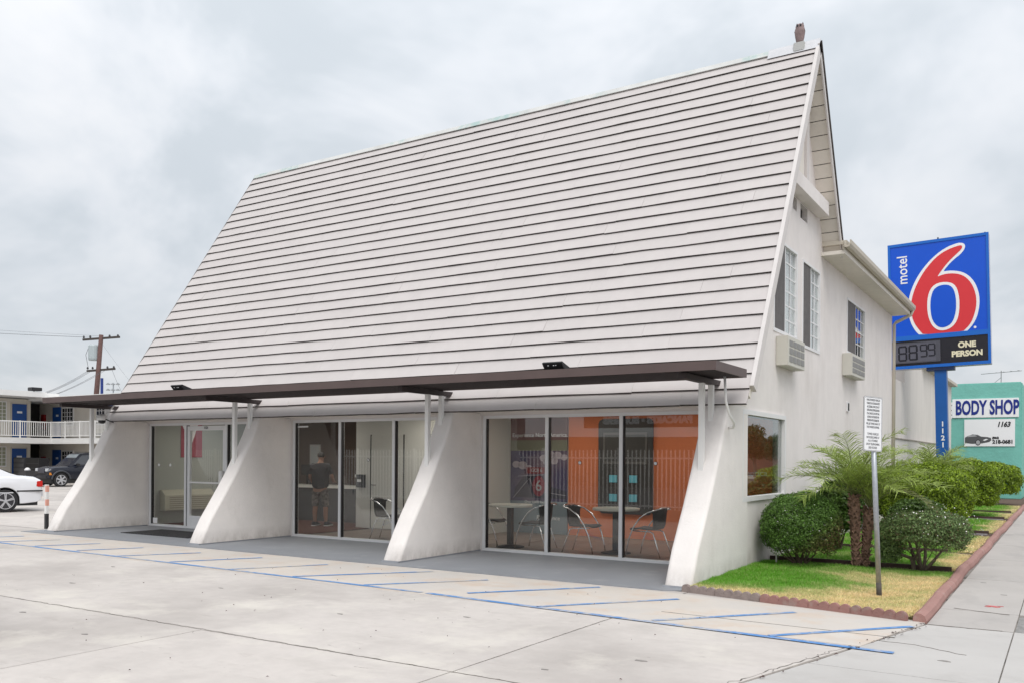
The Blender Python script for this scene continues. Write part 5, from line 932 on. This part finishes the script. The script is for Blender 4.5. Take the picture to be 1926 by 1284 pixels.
MB().box(-140, -60, 60, 90, 0, 4).build('distant_building', NWALL, label='long low pale building on the skyline far left', cat='building')

# ================================================================== CARS
def wheel(c, x, y, r, w_, side, rim, spokes):
    t = MB().lathe([(r*.70, -w_/2), (r*.96, -w_/2), (r, -w_/2+.02), (r, w_/2-.02), (r*.96, w_/2), (r*.70, w_/2)], 26, (x, y, r), 'y').build('wheel', mat('tyre', (.02, .02, .022), .8), c, smooth=False)
    s_ = side; yo = y+s_*w_/2; b = MB(); b.lathe([(r*.70, -.01), (r*.72, 0), (r*.66, .012)] if s_ > 0 else [(r*.66, -.012), (r*.72, 0), (r*.70, .01)], 26, (x, yo+s_*.004, r), 'y'); b.build('rim_back', mat('rim_dark', (.03, .03, .035), .5), t)
    q = MB(); k_ = 26
    for i in range(k_):
        a0, a1 = 6.2832*i/k_, 6.2832*(i+1)/k_; Y = yo+s_*.02
        q.add([(x+r*.66*math.cos(a0), Y, r+r*.66*math.sin(a0)), (x+r*.66*math.cos(a1), Y, r+r*.66*math.sin(a1)), (x+r*.72*math.cos(a1), Y, r+r*.72*math.sin(a1)), (x+r*.72*math.cos(a0), Y, r+r*.72*math.sin(a0))], [(0, 1, 2, 3)])
    for i in range(spokes):
        a = 6.2832*i/spokes+.3
        for da in ((-.10, .10) if rim == 2 else (0,)):
            q.bar((x+r*.10*math.cos(a+da*2), yo+s_*.025, r+r*.10*math.sin(a+da*2)), (x+r*.69*math.cos(a+da), yo+s_*.022, r+r*.69*math.sin(a+da)), .02, r*(.075 if rim == 2 else .20), up=(math.cos(a+1.57), 0, math.sin(a+1.57)))
    q.lathe([(r*.16, 0), (r*.13, .02)] if s_ > 0 else [(r*.13, -.02), (r*.16, 0)], 14, (x, yo+s_*.02, r), 'y'); q.build('rim', mat('alloy', (.62, .63, .66), .3, metal=.7), t)
def car(name, lab, loc, rz, paint, sts, gh, wheels, wr_, ww, rim, spokes, arch, hw):
    """sts: (x, z_top, halfwidth, z_sill) ; gh: greenhouse side outline [(x,z)..] ; x forward"""
    c = thing(name, lab, 'car', loc, rz); xs_ = sorted(set([round(s[0], 3) for s in sts]+[round(wx+arch*math.cos(t), 3) for wx in wheels for t in np.linspace(0, math.pi, 13)]))
    S_ = np.array(sts); V = []; F = []
    for x in xs_:
        zt, hw_, zs = (np.interp(x, S_[:, 0], S_[:, k]) for k in (1, 2, 3)); zl = zs
        for wx in wheels:
            if abs(x-wx) < arch: zl = max(zl, wr_+math.sqrt(max(arch**2-(x-wx)**2, 0)))
        zl = min(zl, zt-.08); zm = (zl+zt)/2
        half = [(0, zt+.02), (hw_*.6, zt+.012), (hw_*.86, zt-.01), (hw_*.95, zt-.06), (hw_*.985, zt-.16 if zt-.16 > zl+.03 else zl+.04), (hw_, min(zm, zt-.2) if min(zm, zt-.2) > zl+.02 else zl+.03), (hw_*.985, zl+.015), (hw_*.95, zl)]
        V += [(x, y, z) for y, z in half]+[(x, -y, z) for y, z in half[1:]]
    k = 15; nx = len(xs_)
    for i in range(nx-1):
        for j in range(7): F.append((i*k+j, i*k+j+1, (i+1)*k+j+1, (i+1)*k+j))
        F.append((i*k, (i+1)*k, (i+1)*k+8, i*k+8))
        for j in range(8, 14): F.append((i*k+j, (i+1)*k+j, (i+1)*k+j+1, i*k+j+1))
    for i in (0, nx-1): F.append(tuple(i*k+j for j in range(8))+tuple(i*k+j for j in range(14, 7, -1)))
    MB().add(V, F).build('body', paint, c, smooth=True).data.set_sharp_from_angle(angle=R(40))
    MB().box(xs_[0]+.12, xs_[-1]-.12, -hw+.10, hw-.10, .18, min(s[1] for s in sts)-.05).build('underbody', BLACK, c)
    def ghl(pl, ins, m, nm, off=0):
        zmax = max(z for x, z in pl); zmin = min(z for x, z in pl); n = len(pl); f = lambda z: (hw*.90+off)-(z-zmin)/(zmax-zmin)*hw*.22; V = [(x, f(z), z) for x, z in pl]+[(x, -f(z), z) for x, z in pl]
        return MB().add(V, [tuple(range(n)), tuple(range(2*n-1, n-1, -1))]+[(i, i+n, (i+1) % n+n, (i+1) % n) for i in range(n)]).build(nm, m, c)
    ghl(gh, 0, paint, 'roof'); return c, ghl
WP = mat('white_car_paint', (.74, .75, .78), .25, coat=.5); NP = mat('dark_navy_paint', (.006, .008, .018), .25, coat=.2); CG = mat('car_glass', (.035, .04, .05), .06, spec=.9)
REDL = mat('red_lamp', (.55, .015, .01), .2); CLRL = mat('clear_lamp', (.6, .62, .65), .15)
# white sedan : rear wheel at (-21.6,.63); nose points towards -Y
th = R(-104); sts = [(-.99, .80, .80, .42), (-.96, .93, .84, .34), (-.82, 1.00, .87, .27), (-.5, 1.03, .89, .24), (0, 1.04, .90, .22), (1.0, .99, .91, .20), (2.2, .97, .91, .20), (2.8, .93, .90, .22), (3.3, .86, .88, .24), (3.6, .76, .84, .26), (3.72, .62, .76, .32)]
gh = [(-.45, 1.02), (-.15, 1.12), (.35, 1.36), (.80, 1.435), (1.5, 1.44), (1.9, 1.40), (2.65, .98), (2.5, .93), (0, .96)]
wc = Vector((-21.74, .56, 0)); fw = Vector((math.cos(th), math.sin(th), 0)); sdv = Vector((-fw.y, fw.x, 0))     # left side is +sdv
base = wc-sdv*.80
c1, ghl = car('white_sedan', 'white sedan parked at the left edge, only its rear end in the picture', tuple(base), th, WP, sts, gh, (0, 2.83), .325, .22, 2, 5, .385, .90)
for wx in (0, 2.83):
    for s in (-1, 1): wheel(c1, wx, s*.80, .325, .23, s, 2, 5)
for s in (-1, 1):
    f_ = lambda z: .90*.90+.006-(z-.93)/(1.44-.93)*.90*.22
    for pl in ([(.12, 1.02), (.14, 1.10), (.55, 1.31), (.90, 1.37), (1.15, 1.38), (1.10, 1.0)], [(1.22, 1.0), (1.24, 1.385), (1.85, 1.36), (2.45, 1.0)]):
        MB().add([(x, s*f_(z), z) for x, z in pl]+[(x, s*(f_(z)+.004), z) for x, z in pl], [tuple(range(len(pl))), tuple(range(2*len(pl)-1, len(pl)-1, -1))]).build('side_window', CG, c1)
    MB().box(-.98, -.30, s*.865-.012, s*.865+.03, .585, .625).build('bumper_strip', BLACK, c1).rotation_euler = (0, 0, 0)
    tl = MB().prism([(-.995, .72), (-.80, .72), (-.84, .88), (-.985, .90)], 'y', s*.80, s*.862) .build('tail_light', REDL, c1, bevel=.008)
    MB().box(-.2, 2.6, s*.905, s*.916, .55, .575).build('side_moulding', WP, c1)
MB().add([(-.42, -.62, 1.035), (-.42, .62, 1.035), (.30, .60, 1.36), (.30, -.60, 1.36)], [(0, 1, 2, 3)]).build('rear_window', CG, c1)
MB().box(-1.03, -.90, -.80, .80, .40, .62).build('rear_bumper', WP, c1, bevel=.04); MB().box(-1.005, -.985, -.26, .26, .72, .84).build('number_plate', WHT, c1)
# dark off-roader : nose towards -Y
sts = [(-1.0, 1.0, .84, .45), (-.9, 1.10, .88, .42), (0, 1.10, .90, .40), (1.2, 1.10, .91, .38), (1.95, 1.10, .91, .38), (2.2, 1.08, .90, .40), (2.9, 1.05, .88, .42), (3.14, .98, .86, .45), (3.26, .92, .82, .48)]
gh = [(-.95, 1.08), (-.80, 1.74), (-.5, 1.79), (1.2, 1.79), (1.55, 1.75), (2.25, 1.09), (2.0, 1.0), (-.8, 1.0)]
c2, ghl = car('dark_suv', 'dark navy off-road wagon facing out, parked under the motel balcony', (-40.87, 15.94, 0), R(-98), NP, sts, gh, (0, 2.65), .36, .24, 1, 6, .44, .91)
for wx in (0, 2.65):
    for s in (-1, 1): wheel(c2, wx, s*.80, .36, .24, s, 1, 6)
for s in (-1, 1):
    f_ = lambda z: .91*.90+.006-(z-1.0)/.79*.91*.22
    for pl in ([(-.72, 1.16), (-.66, 1.66), (.0, 1.68), (.0, 1.16)], [(.08, 1.16), (.08, 1.68), (.85, 1.68), (.85, 1.16)], [(.94, 1.16), (.94, 1.68), (1.48, 1.66), (1.98, 1.16)]):
        MB().add([(x, s*f_(z), z) for x, z in pl]+[(x, s*(f_(z)+.004), z) for x, z in pl], [tuple(range(len(pl))), tuple(range(2*len(pl)-1, len(pl)-1, -1))]).build('side_window', CG, c2)
    MB().box(3.20, 3.29, s*.62-.13, s*.62+.13, .80, .96).build('headlight', CLRL, c2, bevel=.01); MB().box(3.06, 3.22, s*.80-.05, s*.80+.06, .62, .74).build('turn_signal', mat('amber', (.7, .25, .03), .3), c2)
    MB().box(1.75, 1.9, s*.88, s*1.08, 1.08, 1.22).build('wing_mirror', BLACK, c2, bevel=.02); MB().box(-.6, 1.3, s*.62-.02, s*.62+.02, 1.81, 1.84).build('roof_rail', BLACK, c2)
    a_ = MB(); 
    for wx in (0, 2.65):
        pts = [(wx+.47*math.cos(t), s*.92, .36+.47*math.sin(t)) for t in np.linspace(.1, math.pi-.1, 10)]; a_.tube(pts, .045, 6)
    a_.build('arch_trim', mat('grey_arch', (.05, .055, .065), .4), c2)
MB().add([(2.16, -.70, 1.14), (2.16, .70, 1.14), (1.62, .62, 1.70), (1.62, -.62, 1.70)], [(0, 1, 2, 3)]).build('windscreen', mat('pale_windscreen', (.25, .28, .30), .08, spec=.9), c2)
g_ = MB()
for k in range(7): g_.box(3.24, 3.30, -.36+k*.11, -.32+k*.11, .72, .96)
g_.build('grille', mat('grille_chrome', (.12, .12, .14), .3), c2); MB().box(3.14, 3.38, -.86, .86, .42, .62).build('front_bumper', mat('bumper_dark', (.02, .022, .03), .4), c2, bevel=.04); MB().box(3.381, 3.39, -.25, .25, .48, .58).build('number_plate', DGREY, c2)

# ================================================================== BEHIND THE CAMERA (mirrored by the glass)
fn = thing('picket_fence', 'white metal picket fence mirrored in the office glass', 'fence', (-4, -9.1, 0))
pk = MB().box(-.014, .014, -.014, .014, .30, 1.90).build('picket', RAIL, fn, loc=(0, 0, 0)).data
for k in range(1, 230): place(pk, 'picket', fn, (-k*.125, 0, 0))
MB().box(-29, .1, -.02, .02, 1.66, 1.70).build('rail', RAIL, fn); MB().box(-29, .1, -.02, .02, .36, .40).build('rail', RAIL, fn); MB().box(-29, .1, -.08, .08, 0, .30).build('fence_footing', mat('footing', (.3, .29, .28), .9), fn)
for k in range(13): MB().box(-k*2.4-.03, -k*2.4+.03, -.03, .03, .30, 1.95).build('fence_post', RAIL, fn)
MB().box(-120, 5.1, -33, -10.5, -.04, -.008).build('side_road', mat('side_asphalt', (.05, .05, .052), .9, var=(2, .2)), kind='structure')
rs = thing('restaurant', 'low grey restaurant with dark roof mirrored in the office glass', 'building', (-10, -34, 0))
RW = mat('restaurant_wall', (.055, .045, .04), .85, var=(1, .1)); MB().box(-34, 22, -12, 0, 0, 2.5).build('wall', RW, rs); MB().prism([(-35, 2.5), (23, 2.5), (19, 3.3), (-4, 2.9), (-30, 3.1)], 'y', -13, .8).build('roof', mat('restaurant_roof', (.045, .035, .032), .8), rs)
for k in range(6): x = -26+k*8; f_ = MB().box(x, x+3.2, .002, .06, .6, 2.0).build('window', DWIN, rs); MB().box(x+1.55, x+1.65, .062, .08, .6, 2.0).build('mullion', WHITE, f_)
fsn = MB(); fsn.box(-10, -2, .85, 1.0, 3.45, 4.25); fsn.build('sign_board', mat('board_brown', (.09, .04, .03), .8), rs)
place(text_mesh('PANCAKES • BURGERS', WHT, .54, .035, th=.05), 'lettering', rs, (-6.0, 1.04, 3.85), (R(90), 0, R(180)))
MB().box(-34, -22, -12, 0, 2.5, 6.5).build('upper_wall', RW, rs)
